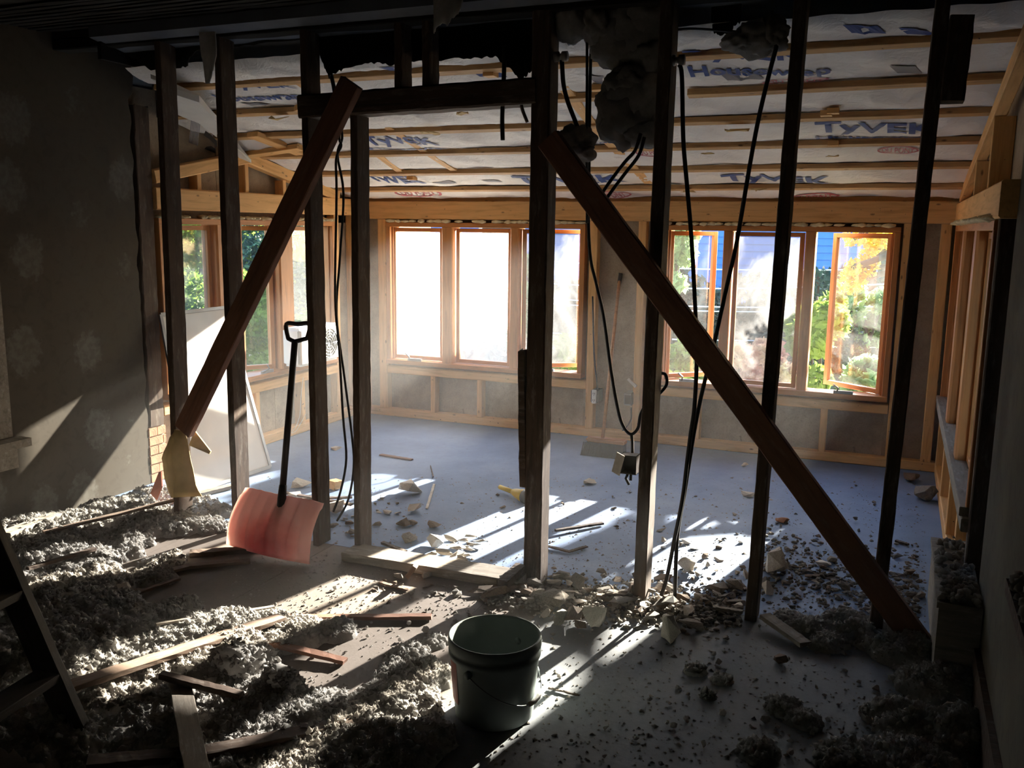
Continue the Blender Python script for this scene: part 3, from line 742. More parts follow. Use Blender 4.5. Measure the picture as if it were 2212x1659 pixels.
timber('diagonal_brace', q, p, .095, .042, M['brace_wood'], None, side=(.8, 0, .6), seg=36, rough=.001, seed=2, label='long dark brace falling from the thick doorway post to the floor by the side wall', cat='brace')
# threshold: old sole plate still nailed across the doorway
a, b = fz(742, 1196, .03), fz(1118, 1262, .03)
timber('sole_plate', (a.x, a.y + .05, .0215), (b.x, b.y + .07, .0215), .14, .04, M['grey_board'], None, side=(0, 1, 0), seg=24, rough=.0012, label='dusty plank lying across the old doorway as its threshold', cat='plank')
# black torn paper over the doorway
def ragged(name, top_z, pts, Y, mat, label, cat, th=.006, wr=.02):
    P = [py(x, y, Y) for x, y in pts]; V = []; n = len(P); rows = 7; R_ = random.Random(len(pts) + int(pts[0][0]))
    P2 = []
    for i in range(n - 1):
        for k_ in range(5):
            t = k_ / 5; c = P[i].lerp(P[i + 1], t); c.z += R_.uniform(-.006, .006); P2.append(c)
    P2.append(P[-1]); n = len(P2)
    for th_ in (0, th):
        for c in P2:
            for j in range(rows):
                t = j / (rows - 1); z = c.z + (top_z - c.z) * t
                V.append((c.x, c.y + th_ + wr * mnoise.noise(Vector((c.x * 6, z * 6, 1.5))) * (1 - t), z))
    Fc = []; N = n * rows
    for i in range(n - 1):
        for j in range(rows - 1):
            a_ = i * rows + j; Fc.append((a_, a_ + rows, a_ + rows + 1, a_ + 1)); Fc.append((N + a_, N + a_ + 1, N + a_ + rows + 1, N + a_ + rows))
        a_ = i * rows; Fc.append((a_, N + a_, N + a_ + rows, a_ + rows)); a_ += rows - 1; Fc.append((a_, a_ + rows, N + a_ + rows, N + a_))
    for i in (0, n - 1):
        for j in range(rows - 1): a_ = i * rows + j; Fc.append((a_, a_ + 1, N + a_ + 1, N + a_))
    return MB().add(V, Fc, True).build(name, M[mat], None, label=label, cat=cat)
ragged('tar_paper', 2.5, [(690, 118), (700, 140), (712, 168), (722, 158), (742, 150), (768, 140), (800, 134), (830, 138), (852, 140), (895, 132), (950, 128), (1000, 126), (1040, 124), (1070, 122), (1088, 138), (1106, 152), (1122, 172), (1135, 165), (1150, 150)], 3.545, 'black_paper', 'torn black tar paper hanging over the old doorway', 'tar paper')
ragged('tar_paper', 2.5, [(1535, 40), (1540, 68), (1555, 74), (1580, 72), (1584, 58), (1600, 46)], 3.56, 'black_paper', 'small black rag of tar paper left of the last hanging insulation lump', 'tar paper')
ragged('tar_paper', 2.5, [(150, 60), (230, 95), (276, 118), (300, 135), (325, 150), (378, 148), (405, 143), (412, 128), (425, 110), (500, 101), (560, 96), (655, 86), (690, 84)], 3.54, 'black_paper', 'long black band of tar paper across the stud tops from the wallpapered wall', 'tar paper')
ragged('hanging_strip', 2.42, [(432, 120), (438, 150), (444, 178), (452, 180), (460, 150), (465, 120)], 3.40, 'fluff', 'ragged grey strip hanging in front of the second stud from the wallpaper', 'strip')
ragged('hanging_strip', 2.45, [(935, 72), (940, 62), (955, 50), (965, 55), (975, 40), (990, 30), (1000, 5)], 3.30, 'fluff', 'wisp of grey insulation dangling from the ceiling over the doorway', 'strip')
# old insulation lumps caught between the studs
def lump(name, pts, Y, mat, label, cat, dy=.045, group=None, rr=1.0):
    m = MB(); R_ = random.Random(int(pts[0][0] * 3 + pts[0][1]))
    for (x, y, rx, ry) in pts:
        c = py(x, y, Y); s = c.length / 1960.0 * 1.0
        blob(m, c, (rx * s, dy, ry * s), R_, 4, .3, 2.2)
    return m.build(name, M[mat], None, label=label, cat=cat, group=group)
lump('insulation_batt', [(1365, 215, 62, 62), (1345, 250, 48, 55), (1390, 290, 40, 25), (1355, 180, 40, 30)], 3.52, 'fluff', 'big grey insulation batt hanging left of the stud by the junction box', 'insulation')
lump('insulation_batt', [(1365, 60, 75, 65), (1330, 85, 45, 50), (1400, 120, 40, 35), (1390, 30, 40, 50)], 3.53, 'fluff', 'grey insulation batt stuck under the top plate above the big hanging batt', 'insulation')
lump('insulation_batt', [(1243, 305, 38, 30), (1255, 330, 26, 22), (1225, 310, 22, 24)], 3.50, 'fluff', 'small grey insulation lump beside the thick doorway post', 'insulation')
lump('insulation_batt', [(1235, 45, 30, 38), (1285, 48, 24, 36)], 3.50, 'fluff', 'pair of grey insulation wads over the twin thin wires', 'insulation')
lump('insulation_batt', [(1640, 82, 48, 30), (1600, 90, 36, 18), (1670, 70, 22, 30)], 3.52, 'fluff', 'grey insulation lump hanging near the top of the crossing cables', 'insulation')
# porcelain knobs of the old wiring
for (x, y, lb) in ((1466, 130, 'porcelain wiring knob on the stud by the junction box'), (1214, 122, 'porcelain wiring knob on the thick doorway post')):
    c = py(x, y, 3.47); mm = MB(); mm.tube([c + Vector((-.03, 0, 0)), c + Vector((-.012, 0, 0)), c + Vector((-.012, 0, 0)), c + Vector((.002, 0, 0)), c + Vector((.002, 0, 0)), c + Vector((.022, 0, 0))], .02, 12, radii=[.02, .02, .012, .012, .02, .02])
    mm.build('wiring_knob', M['porcelain'], None, label=lb, cat='insulator')
# cables
def cable(label, pts, r=.006, name='electric_cable', mat='cable', Y=None, group=None):
    P = [py(x, y, (Y if len(t) == 0 else t[0])) for x, y, *t in pts]
    return MB().tube(spline(P, 5), r, 6).build(name, M[mat], None, label=label, cat='cable', group=group)
cable('thin black cable hanging straightest along the door post left of the doorway', [(735, 268), (733, 300), (737, 316), (726, 345), (727, 420), (724, 640), (733, 760), (741, 900), (748, 990), (736, 1060), (720, 1105)], .0055, Y=3.50)
cable('thin black cable looping widest to the right along the door post', [(736, 268), (739, 300), (729, 335), (742, 420), (734, 560), (727, 680), (742, 800), (760, 940), (764, 1010), (752, 1080), (728, 1125)], .0055, Y=3.54)
cable('short black cable end dangling behind the upper end of the brown brace', [(696, 118), (705, 140), (716, 165), (724, 205)], .009, Y=3.56)
cable('thick black cable cut off short in the top right of the doorway', [(1090, 100), (1088, 180), (1085, 250), (1086, 303)], .009, Y=3.46)
cable('short brown splinter hanging beside the cut cable in the doorway', [(1116, 190), (1124, 210), (1128, 235), (1139, 264)], .007, 'wood_splinter', 'lath', Y=3.45)
cable('short black cable bending away from the knob on the doorway post', [(1214, 130), (1217, 180), (1226, 218), (1238, 250), (1250, 280)], .009, Y=3.48)
cable('left of the twin thin wires, falling straight behind the brace', [(1268, 80), (1268, 180), (1267, 300), (1268, 400), (1268, 482)], .0055, Y=3.50)
cable('long black cable from the twin wires that loops to the hanging junction box', [(1278, 80), (1275, 160), (1273, 300), (1272, 400), (1271, 480), (1276, 560), (1290, 620), (1305, 690), (1320, 800), (1334, 880), (1345, 918), (1362, 938), (1378, 925), (1384, 895), (1400, 868), (1425, 850), (1440, 830), (1438, 810), (1428, 806)], .0068, Y=3.56)
cable('upper of two black cables coming out of the big insulation batt', [(1384, 288), (1372, 325), (1350, 350), (1318, 392), (1300, 420), (1294, 442)], .007, Y=3.45)
cable('lower of two black cables coming out of the big insulation batt', [(1392, 296), (1380, 335), (1350, 375), (1320, 415), (1302, 442)], .007, Y=3.44)
cable('black cable falling straight from the porcelain knob by the junction box stud', [(1467, 140), (1473, 165), (1476, 300), (1484, 400), (1494, 520), (1503, 690), (1505, 780), (1500, 880), (1493, 930), (1484, 1000), (1474, 1080), (1456, 1170), (1440, 1250), (1428, 1286)], .0085, Y=3.47)
cable('black cable slanting across from the third stud to the foot of the straight cable', [(1682, 70), (1676, 105), (1664, 150), (1640, 250), (1620, 355), (1592, 520), (1572, 610), (1543, 740), (1516, 850), (1500, 930), (1487, 1010), (1478, 1070), (1463, 1160), (1458, 1290)], .0085, Y=3.50)
cable('thin black wire slung between stud tops under the ceiling at the right', [(1440, 68), (1490, 62), (1560, 66), (1640, 72), (1700, 68)], .005, Y=3.55)
cable('cable running from the hanging junction box up to the long looped cable', [(1364, 940), (1366, 955), (1366, 978)], .0065, Y=3.56)
# hanging junction box
c = py(1360, 1002, 3.56); jb = empty('junction_box', c, label='open junction box dangling on its cable left of the sixth stud', cat='junction box')
mm = MB(); sx = .034
mm.box((c.x - sx, c.y - .02, c.z - .04), (c.x - sx + .003, c.y + .035, c.z + .04)).box((c.x + sx - .003, c.y - .02, c.z - .04), (c.x + sx, c.y + .035, c.z + .04)).box((c.x - sx, c.y - .02, c.z + .037), (c.x + sx, c.y + .035, c.z + .04)).box((c.x - sx, c.y + .032, c.z - .04), (c.x + sx, c.y + .035, c.z + .04)).box((c.x - sx, c.y - .02, c.z - .04), (c.x + sx, c.y + .035, c.z - .037))
mm.build('box_shell', M['dark_plastic'], jb)
MB().beam((c.x - .05, c.y - .03, c.z - .04), (c.x - .03, c.y - .03, c.z + .045), .045, .004, side=(1, -.5, 0)).build('cover_plate', M['plaster'], jb, label='pale cover plate hanging open')
MB().tube([c + Vector((0, -.01, -.03)), c + Vector((-.01, -.015, -.06)), c + Vector((.005, -.015, -.085))], .006).tube([c + Vector((.01, -.01, -.03)), c + Vector((.012, -.02, -.065))], .006).build('wire_end', M['cable'], jb)

# ------------------------------------------------------------------ paper, offcuts and brick at the left stud
def sheet(name, pts, mat, label, cat, th=.006):
    P = [Vector(p) for p in pts]; n = len(P); nn = (P[1] - P[0]).cross(P[2] - P[0]).normalized() * th
    V = P + [p + nn for p in P]
    return MB().add(V, [tuple(range(n)), tuple(range(2 * n - 1, n - 1, -1))] + [(j, (j + 1) % n, (j + 1) % n + n, j + n) for j in range(n)]).build(name, M[mat], None, label=label, cat=cat)
pw_ = empty('torn_paper', fz(392, 1070, .02), label='yellowed torn paper wrapped round the foot of the stud nearest the wallpaper', cat='paper')
def pan(name, pts, mat='paper', n=8):
    """a curled strip between two edges given as (px,py,Y) lists"""
    A, B = pts; V = []; Fc = []
    for th in (0, .004):
        for t in range(n + 1):
            for e in (A, B):
                f_ = t / n * (len(e) - 1); i = min(int(f_), len(e) - 2); k_ = f_ - i
                a_, b_ = py(*e[i]), py(*e[i + 1]); c_ = a_.lerp(b_, k_); V.append((c_.x, c_.y + th + .004 * math.sin(t * 1.7), c_.z))
    N = 2 * (n + 1)
    for t in range(n): a_ = 2 * t; Fc += [(a_, a_ + 1, a_ + 3, a_ + 2), (N + a_, N + a_ + 2, N + a_ + 3, N + a_ + 1), (a_, a_ + 2, N + a_ + 2, N + a_), (a_ + 1, N + a_ + 1, N + a_ + 3, a_ + 3)]
    Fc += [(0, N, N + 1, 1), (N - 2, N - 1, 2 * N - 1, 2 * N - 2)]
    MB().add(V, Fc, True).build(name, M[mat], pw_)
pan('paper_fold', ([(376, 928, 3.37), (372, 985, 3.37), (378, 1040, 3.36), (374, 1075, 3.34)], [(398, 932, 3.38), (412, 990, 3.38), (420, 1040, 3.37), (434, 1072, 3.35)]))
pan('paper_flap', ([(366, 945, 3.42), (350, 985, 3.44), (352, 1020, 3.43), (368, 1075, 3.40)], [(378, 930, 3.38), (374, 985, 3.38), (378, 1040, 3.37), (374, 1075, 3.35)]))
sheet('paper_scrap', [py(327, 1066, 3.5), py(340, 1080, 3.47), (py(352, 1050, 3.46)), py(350, 1018, 3.5), py(345, 1020, 3.52)], 'pink_paper', 'faded pink scrap of paper leaning left of the paper-wrapped stud', 'paper')
sheet('pointed_offcut', [py(408, 962, 3.40), py(420, 930, 3.42), py(455, 975, 3.43), py(452, 981, 3.42)], 'paper', 'pointed pale offcut sticking out at the foot of the brown brace', 'offcut', .012)
bp = empty('brick_pier', (-3.96, 3.97, 0), label='low brick pier under the dark corner post at the wallpaper edge', cat='brick pier')
MB().box((-3.995, 3.912, 0), (-3.936, 4.03, .33)).build('mortar_core', M['mortar'], bp)
me0 = None
for c in range(6):
    for k, (y0, y1) in enumerate(((3.908, 3.968), (3.974, 4.036)) if c % 2 else ((3.908, 4.012), (4.018, 4.036))):
        MB().box((-3.992, y0, c * .055 + .004), (-3.928 + .003 * random.random(), y1, c * .055 + .05)).build('brick', M['brick'], bp)

# leaning screens
def panel(label, A, B, C_, D_, mat, fw=.022, name='window_screen'):
    A, B, C_, D_ = map(Vector, (A, B, C_, D_)); o = empty(name, (A + B) / 2, label=label, cat='window screen')
    for nm, p_, q_ in (('frame_rail', A, B), ('frame_rail', D_, C_), ('frame_stile', A, D_), ('frame_stile', B, C_)):
        nrm = (B - A).cross(D_ - A).normalized(); timber(nm, p_, q_, fw, .014, M['metal'], o, side=tuple(nrm.cross((q_ - p_).normalized())))
    nrm = (B - A).cross(D_ - A).normalized() * .001
    MB().add([A + nrm, B + nrm, C_ + nrm, D_ + nrm, A - nrm, B - nrm, C_ - nrm, D_ - nrm], [(0, 1, 2, 3), (7, 6, 5, 4), (0, 4, 5, 1), (1, 5, 6, 2), (2, 6, 7, 3), (3, 7, 4, 0)]).build('mesh', M[mat], o)
    return o
panel('tall sunlit pale screen panel leaning under the gable window', (-3.56, 3.84, .012), (-3.52, 4.47, .012), (-3.905, 4.58, .98), (-3.905, 4.02, .98), 'screen')

# fan unit on the gable window sill
fo = empty('window_fan', (-3.83, 5.37, .54), label='white boxy fan unit with a round grille on the gable window sill', cat='fan')
def rbox(m, lo, hi, b=.012):
    bm = bmesh.new(); bmesh.ops.create_cube(bm, size=1)
    for v in bm.verts: v.co = Vector([lo[i] + (v.co[i] + .5) * (hi[i] - lo[i]) for i in range(3)])
    bmesh.ops.bevel(bm, geom=bm.edges[:], offset=b, segments=3, affect='EDGES'); m.add([v.co.copy() for v in bm.verts], [[v.index for v in f.verts] for f in bm.faces]); bm.free(); return m
rbox(MB(), (-3.905, 5.13, .53), (-3.75, 5.62, .80), .02).build('casing', M['white_plastic'], fo)
mm = MB(); cy, cz = 5.47, .665
for rr in (.105, .085, .065, .045, .025): mm.tube([(-3.745, cy + rr * math.cos(a * .2618), cz + rr * math.sin(a * .2618)) for a in range(25)], .0032, 5)
for a in range(8): mm.tube([(-3.744, cy, cz), (-3.744, cy + .105 * math.cos(a * .7854), cz + .105 * math.sin(a * .7854))], .003, 5)
mm.build('round_grille', M['metal'], fo)
mm = MB(); n = 32; V = [(-3.748, cy + .11 * math.cos(2 * math.pi * j / n), cz + .11 * math.sin(2 * math.pi * j / n)) for j in range(n)]; V += [(-3.752, b_, c_) for a_, b_, c_ in V]
mm.add(V, [tuple(range(n)), tuple(range(2 * n - 1, n - 1, -1))] + [(j, (j + 1) % n, (j + 1) % n + n, j + n) for j in range(n)]).build('fan_recess', M['metal'], fo)

# power outlets on the far wall
def outlet(x, y, label, recept):
    c = py(x, y, 6.14); o = empty('outlet_box', c, label=label, cat='outlet')
    rbox(MB(), (c.x - .028, 6.13, c.z - .045), (c.x + .028, 6.245, c.z + .045), .004).build('box_shell', M['metal' if not recept else 'dark_plastic'], o)
    if recept:
        rbox(MB(), (c.x - .017, 6.115, c.z - .05), (c.x + .017, 6.132, c.z + .05), .004).build('receptacle', M['white_plastic'], o)
        mm = MB()
        for dz in (-.024, .024):
            for dx in (-.006, .006): mm.box((c.x + dx - .0015, 6.113, c.z + dz - .006), (c.x + dx + .0015, 6.116, c.z + dz + .006))
            mm.box((c.x - .002, 6.113, c.z + dz - .014), (c.x + .002, 6.116, c.z + dz - .010))
        mm.build('slots', M['rubber'], o, kind='stuff')
    else: MB().box((c.x - .022, 6.127, c.z - .036), (c.x + .022, 6.131, c.z + .03)).build('blank_face', M['dark_plastic'], o)
outlet(1285, 856, 'white duplex outlet in its box beside the broom', True)
outlet(1357, 862, 'empty grey outlet box to the side of the broom and white outlet', False)
c = py(1366, 828, 6.14); MB().beam(c + Vector((-.03, 0, .03)), c + Vector((.03, -.01, -.02)), .022, .02, side=(0, 1, 0)).build('plaster_scrap', M['white_lump'], None, label='small white scrap stuck on the pine stud above the grey outlet box', cat='scrap')
P = [py(1280, 640, 6.16), py(1283, 760, 6.16), py(1288, 815, 6.16), py(1291, 842, 6.16)]
MB().tube(spline(P, 5), .006).build('electric_cable', M['cable'], None, label='short black cable running down the pine stud to the white outlet', cat='cable')
P = [py(1363, 880, 6.15), py(1363, 905, 6.15), py(1352, 925, 6.15), py(1345, 930, 6.15)]
MB().tube(spline(P, 5), .006).build('electric_cable', M['cable'], None, label='short black cable curling below the empty grey outlet box', cat='cable')

# push broom leaning by the far wall
hb = fz(1300, 984, .0); br = empty('push_broom', hb, label='push broom with blue bristles leaning on the far wall between the windows', cat='broom')
bx0, bx1 = fz(1255, 982).x, fz(1352, 988).x; by = hb.y
mm = MB(); V = []
mm.add([(bx0, by - .05, 0), (bx1, by - .05, 0), (bx1, by + .03, 0), (bx0, by + .03, 0), (bx0 + .025, by + .0, .085), (bx1 - .01, by + .0, .085), (bx1 - .01, by + .06, .085), (bx0 + .025, by + .06, .085)],
       [(3, 2, 1, 0), (4, 5, 6, 7), (0, 1, 5, 4), (1, 2, 6, 5), (2, 3, 7, 6), (3, 0, 4, 7)])
R_ = random.Random(3)
for i in range(170):
    x = R_.uniform(bx0, bx1 - .005); mm.beam((x, by - .052 + R_.uniform(-.004, .004), 0), (x + .01 * (bx0 + bx1 - 2 * x), by - .004, .083), .0022, .0022)
mm.build('bristles', M['bristle'], br)
rbox(MB(), (bx0 + .02, by - .005, .083), (bx1 - .005, by + .065, .115), .008).build('head', M['broom_wood'], br)
MB().tube([Vector((py(1302, 945, by + .03).x, by + .03, .11)), py(1338, 606, 6.23)], .0115, 10).build('handle', M['broom_wood'], br)
MB().tube([py(1337, 612, 6.23), py(1341, 590, 6.235)], .014, 10).build('handle_tip', M['dark_plastic'], br)

# snow shovel leaning through the stud wall
so = empty('snow_shovel', (-2.56, 3.2, 0), label='faded red snow shovel leaning blade down through the old stud wall', cat='shovel')
def blade():
    nu, nv = 61, 14; V = []; Fc = []
    BL, BR = Vector((-2.80, 3.215, .02)), Vector((-2.335, 3.19, .008)); TL, TR = Vector((-2.79, 3.335, .275)), Vector((-2.335, 3.32, .262))
    for side_ in (0, 1):
        for i in range(nu):
            u = i / (nu - 1)
            for j in range(nv):
                v = j / (nv - 1); p_ = BL.lerp(BR, u).lerp(TL.lerp(TR, u), v)
                bow = -.05 * math.sin(math.pi * min(1, v * .9 + .05)) + .02 * (2 * u - 1) ** 2
                rib = .018 * (abs(math.sin(u * math.pi * 8)) ** .45 - .5) * min(1, v * 4) * (1 if v < .97 else .5)
                x = p_.x + (u - .5) * .02 * (1 - v)
                z = p_.z - (.012 * (abs(2 * u - 1) ** 8) if v > .9 else 0)
                V.append((x, p_.y + bow - rib + side_ * .004, z))
    N = nu * nv
    for i in range(nu - 1):
        for j in range(nv - 1):
            a_ = i * nv + j; Fc += [(a_, a_ + nv, a_ + nv + 1, a_ + 1), (N + a_, N + a_ + 1, N + a_ + nv + 1, N + a_ + nv)]
        a_ = i * nv; Fc.append((a_, N + a_, N + a_ + nv, a_ + nv)); a_ += nv - 1; Fc.append((a_, a_ + nv, N + a_ + nv, N + a_))
    for i in (0, nu - 1):
        for j in range(nv - 1): a_ = i * nv + j; Fc.append((a_, a_ + 1, N + a_ + 1, N + a_))
    return MB().add(V, Fc, True)
blade().build('blade', M['shovel'], so, origin=(-2.56, 3.2, 0), label='ribbed red plastic blade, bleached pink towards the top')
p0 = py(604, 1148, 3.255); p1 = py(609, 1075, 3.30); p2 = py(637, 738, 3.50)
MB().tube([p0, p1.lerp(p0, .6), p1, p1 + (p2 - p1) * .08], .02, 10, radii=[.006, .02, .021, .018]).build('socket', M['dark_plastic'], so)
MB().tube([p1, p2], .0155, 12).build('shaft', M['dark_plastic'], so)
g0, g1, g2, g3 = py(619, 700, 3.51), py(668, 700, 3.51), py(664, 728, 3.51), py(622, 728, 3.51); tip = p2
mm = MB(); mm.tube(spline([tip, py(626, 733, 3.51), g3, g0, (g0 + g1) / 2, g1, g2, py(655, 733, 3.51), tip], 5), .0105, 8); mm.build('grip', M['dark_plastic'], so)

# bucket
bc = Vector((-1.065, 2.41, 0)); bo = empty('bucket', bc, label='grey plastic builder bucket with a wire bail, empty, in front of the stud wall', cat='bucket')
rt, rb_, hh = .141, .122, .262
prof = [(0, 0), (rb_ - .006, 0), (rb_, .006), (rb_ + .010, .12), (rb_ + .016, hh - .062), (rt + .002, hh - .060), (rt + .003, hh - .045), (rt - .001, hh - .043), (rt - .001, hh - .030), (rt + .004, hh - .028), (rt + .004, hh - .003), (rt + .001, hh), (rt - .003, hh), (rt - .004, hh - .01), (rb_ + .012, hh - .07), (rb_ - .003, .01), (0, .008)]
MB().lathe(prof, bc, 56).build('body', M['bucket'], bo, origin=bc)
V = []; Fc = []; n = 14; a0, a1 = math.radians(188), math.radians(236)
for th in (.0008, .0014):
    for i in range(n + 1):
        a_ = a0 + (a1 - a0) * i / n
        for z, rr in ((.06, rb_ + .0055), (.12, rb_ + .0102), (.20, rb_ + .0146)):
            V.append((bc.x + (rr + th) * math.cos(a_), bc.y + (rr + th) * math.sin(a_), z))
N = 3 * (n + 1)
for i in range(n):
    for j in range(2): a_ = 3 * i + j; Fc += [(a_, a_ + 3, a_ + 4, a_ + 1), (N + a_, N + a_ + 1, N + a_ + 4, N + a_ + 3)]
MB().add(V, Fc, True).build('worn_label', M['bucket_label'], bo, label='worn red label')
# bail hangs against the right side: pivots near and far, grip in the middle
R0 = rb_ + .02; pts = []
for i in range(17):
    a_ = math.radians(-100 + 180 * i / 16); z = .185 - .105 * math.sin(math.pi * i / 16)
    pts.append((bc.x + (R0 + .004) * math.cos(a_), bc.y + (R0 + .004) * math.sin(a_), z))
MB().tube(spline(pts, 3), .0022, 6).build('bail', M['metal'], bo)
MB().tube(pts[7:11], .0075, 9).build('bail_grip', M['white_plastic'], bo)
for i in (0, 16):
    a_ = math.radians(-100 + 180 * i / 16); d_ = Vector((math.cos(a_), math.sin(a_), 0)); c = bc + Vector((0, 0, .185))
    MB().tube([c + d_ * (rb_ + .008), c + d_ * (R0 + .008)], .012, 10).build('bail_ear', M['bucket'], bo)

# ladder at the lower left
A = fz(186, 1628, .02); B = py(-6, 1190, A.y + .02)
ld = empty('step_ladder', A, label='dark wooden ladder leaning in the lower corner under the wallpaper', cat='ladder')
ds = Vector((math.sin(math.radians(-9)), math.cos(math.radians(-9)), 0)); top = A + (B - A) * 2.2
for off in (0, -.42):
    timber('rail', A + ds * off, top + ds * off, .03, .085, M['ladder'], ld, side=tuple(ds), seg=20, rough=.0012, seed=4)
for k_ in range(1, 6):
    c = A + (B - A) * (.41 * k_ - .02 + .0)
    timber('tread', c - ds * .01, c - ds * .41, .085, .024, M['ladder'], ld, side=(1, 0, 0), seg=3)
for k_ in range(1, 6):
    c = A + (B - A) * (.41 * k_ - .02); MB().tube([c + ds * .014, c + ds * .022], .008, 8).build('bolt_head', M['ladder_metal'], ld)

# boxy casing at the foot of the side wall, debris on its top
f0 = fz(2024, 1432); hz = py(2049, 1268, f0.y).z
hc = empty('heater_casing', (.28, 3.3, 0), label='boxy grey casing standing against the side wall, debris heaped on top', cat='casing')
zt = .30
MB().box((.205, 3.16, 0), (.335, 3.19, zt)).build('end_panel', M['grey_board'], hc)
MB().box((.205, 3.19, .05), (.217, 3.85, zt - .02)).build('front_panel', M['grey_board'], hc)
MB().box((.198, 3.155, zt - .02), (.335, 3.86, zt)).build('top_panel', M['grey_board'], hc)
MB().box((.217, 3.19, 0), (.335, 3.85, .04)).build('base_rail', M['old_wood'], hc)
# window casing and sill fragments on the dark near walls
w5 = empty('window_5', (XL, 2.5, .5), label='painted window casing at the edge of the wallpapered wall', cat='window', kind='structure')
MB().box((XL, 2.93, .47), (XL + .022, 3.02, 2.1)).build('casing_board', M['grey_board'], w5)
MB().box((XL, 1.9, .42), (XL + .085, 3.07, .46)).build('window_stool', M['grey_board'], w5)
MB().box((XL, 1.95, .31), (XL + .02, 3.04, .42)).build('apron', M['grey_board'], w5)
MB().box((XL + .001, 1.9, .46), (XL + .006, 2.93, 2.1)).build('shutter_board', M['old_wood'], w5)
w6 = empty('window_6', (XRN, 2.6, .6), label='dim window casing with a dark stool on the near side wall', cat='window', kind='structure')
c = px_(2172, 1262, XRN - .05)
MB().box((XRN - .02, c.y - .11, c.z + .02), (XRN, c.y - .03, 2.0)).build('casing_board', M['old_wood'], w6)
MB().box((XRN - .05, c.y - .9, c.z - .02), (XRN, c.y, c.z + .015)).build('window_stool', M['old_wood'], w6)
MB().box((XRN - .006, c.y - .9, c.z + .02), (XRN - .001, c.y - .09, 2.0)).build('shutter_board', M['old_wood'], w6)

# yellow tool by the doorway post
a, b = fz(1080, 1052, .025), fz(1128, 1070, .03)
yo = empty('yellow_tool', a, label='yellow handled tool lying behind the thick doorway post', cat='tool')
MB().tube([a, a.lerp(b, .62)], .013, 12).build('handle', M['yellow'], yo)
MB().tube([a.lerp(b, .58), a.lerp(b, .75), b, b + (b - a) * .25], .02, 12, radii=[.016, .026, .036, .03]).build('body', M['yellow'], yo)
MB().tube([b + (b - a) * .12, b + (b - a) * .3], .04, 14).build('end_cap', M['rubber'], yo)

# ------------------------------------------------------------------ laths, boards and sticks on the floor
def stick(label, a, b, w, d, mat='lath', za=.012, zb=None, name='lath', cat='lath', seg=14, rough=.0012, group=None):
    zb = za if zb is None else zb
    p_, q_ = fz(a[0], a[1], za), fz(b[0], b[1], zb); ax = (q_ - p_).normalized(); sd_ = Vector((0, 0, 1)).cross(ax).normalized()
    return timber(name, p_, q_, w, d, M[mat], None, side=tuple(sd_), seg=seg, rough=rough, seed=int(a[0] + a[1]), label=label, cat=cat, group=group)
stick('long pale lath lying on the insulation along the wallpapered wall', (95, 1150), (425, 1068), .035, .01, 'lath', .10, .11)
stick('thin dark stick on the sunlit insulation below the long pale lath', (60, 1228), (205, 1186), .02, .014, 'old_wood', .13, .10, 'stick', 'stick')
stick('pale chunk of old baseboard lying at the foot of the wallpapered wall', (8, 1162), (122, 1118), .07, .05, 'grey_board', .10, .08, 'baseboard_piece', 'board')
stick('dark lath end pointing towards the shovel on bare boards', (232, 1264), (405, 1224), .04, .012, 'lath', .02, .012)
stick('short dark lath butted in line below the shovel blade', (400, 1224), (540, 1212), .035, .014, 'lath', .012)
stick('thin dark lath parallel to the lath end, further from the shovel', (235, 1302), (386, 1250), .022, .01, 'lath', .02, .01)
stick('thick dark board under the lower corner of the shovel blade', (410, 1196), (560, 1186), .05, .022, 'old_wood', .012, .012, 'board_piece', 'board')
stick('long brown board slanting across the insulation to the dark lath', (130, 1490), (606, 1334), .055, .018, 'lath', .15, .05, 'long_board', 'board')
stick('pale splintered strip at the upper edge of the sunlit insulation', (338, 1348), (592, 1311), .016, .008, 'grey_board', .10, .03, 'splinter', 'splinter')
stick('dark lath lying level across the bare floor behind the bucket', (606, 1334), (932, 1332), .032, .014, 'brace_wood', .012)
stick('short dark lath pointing at the bucket from the insulation', (556, 1382), (746, 1428), .034, .014, 'brace_wood', .03, .012)
stick('dark stick dipping into the insulation left of the torn wool block', (348, 1458), (522, 1502), .03, .018, 'old_wood', .13, .10, 'stick', 'stick')
stick('wide grey board running out of the picture at the bottom edge', (388, 1478), (430, 1690), .062, .02, 'grey_board', .10, .10, 'foreground_board', 'board')
stick('pale splinter beside the dark stick in the insulation', (470, 1488), (530, 1500), .02, .008, 'grey_board', .1, .075, 'splinter', 'splinter')
stick('long dark board half buried along the bottom edge of the picture', (380, 1640), (760, 1560), .05, .02, 'old_wood', .075, .05, 'buried_board', 'board')
stick('dark board lying at the very bottom below the ladder foot', (190, 1648), (420, 1628), .05, .02, 'old_wood', .09, .07, 'buried_board', 'board')
stick('small brown lath alone on the clean floor of the sunroom', (822, 982), (890, 993), .03, .008, 'brace_wood', .006)
stick('thin white strip on the sunroom floor beside the big white chunk', (938, 1046), (922, 1098), .014, .006, 'white_lump', .005, None, 'strip', 'strip')
stick('dark lath behind the thick doorway post, end in the sun', (1200, 1146), (1302, 1130), .02, .012, 'old_wood', .02, .012)
stick('fine wire-thin splinter standing out on the clean sunroom floor', (930, 1006), (936, 1030), .006, .004, 'old_wood', .006, None, 'splinter', 'splinter')
stick('left half of a bent dark strip beyond the thick doorway post', (1168, 1176), (1232, 1192), .018, .006, 'old_wood', .01, None, 'bent_strip', 'strip')
stick('right half of a bent dark strip beyond the thick doorway post', (1228, 1192), (1268, 1180), .018, .006, 'old_wood', .01, None, 'bent_strip', 'strip')
stick('sunlit lath behind the shovel, running to the door post', (615, 1064), (760, 1090), .025, .01, 'lath', .03)
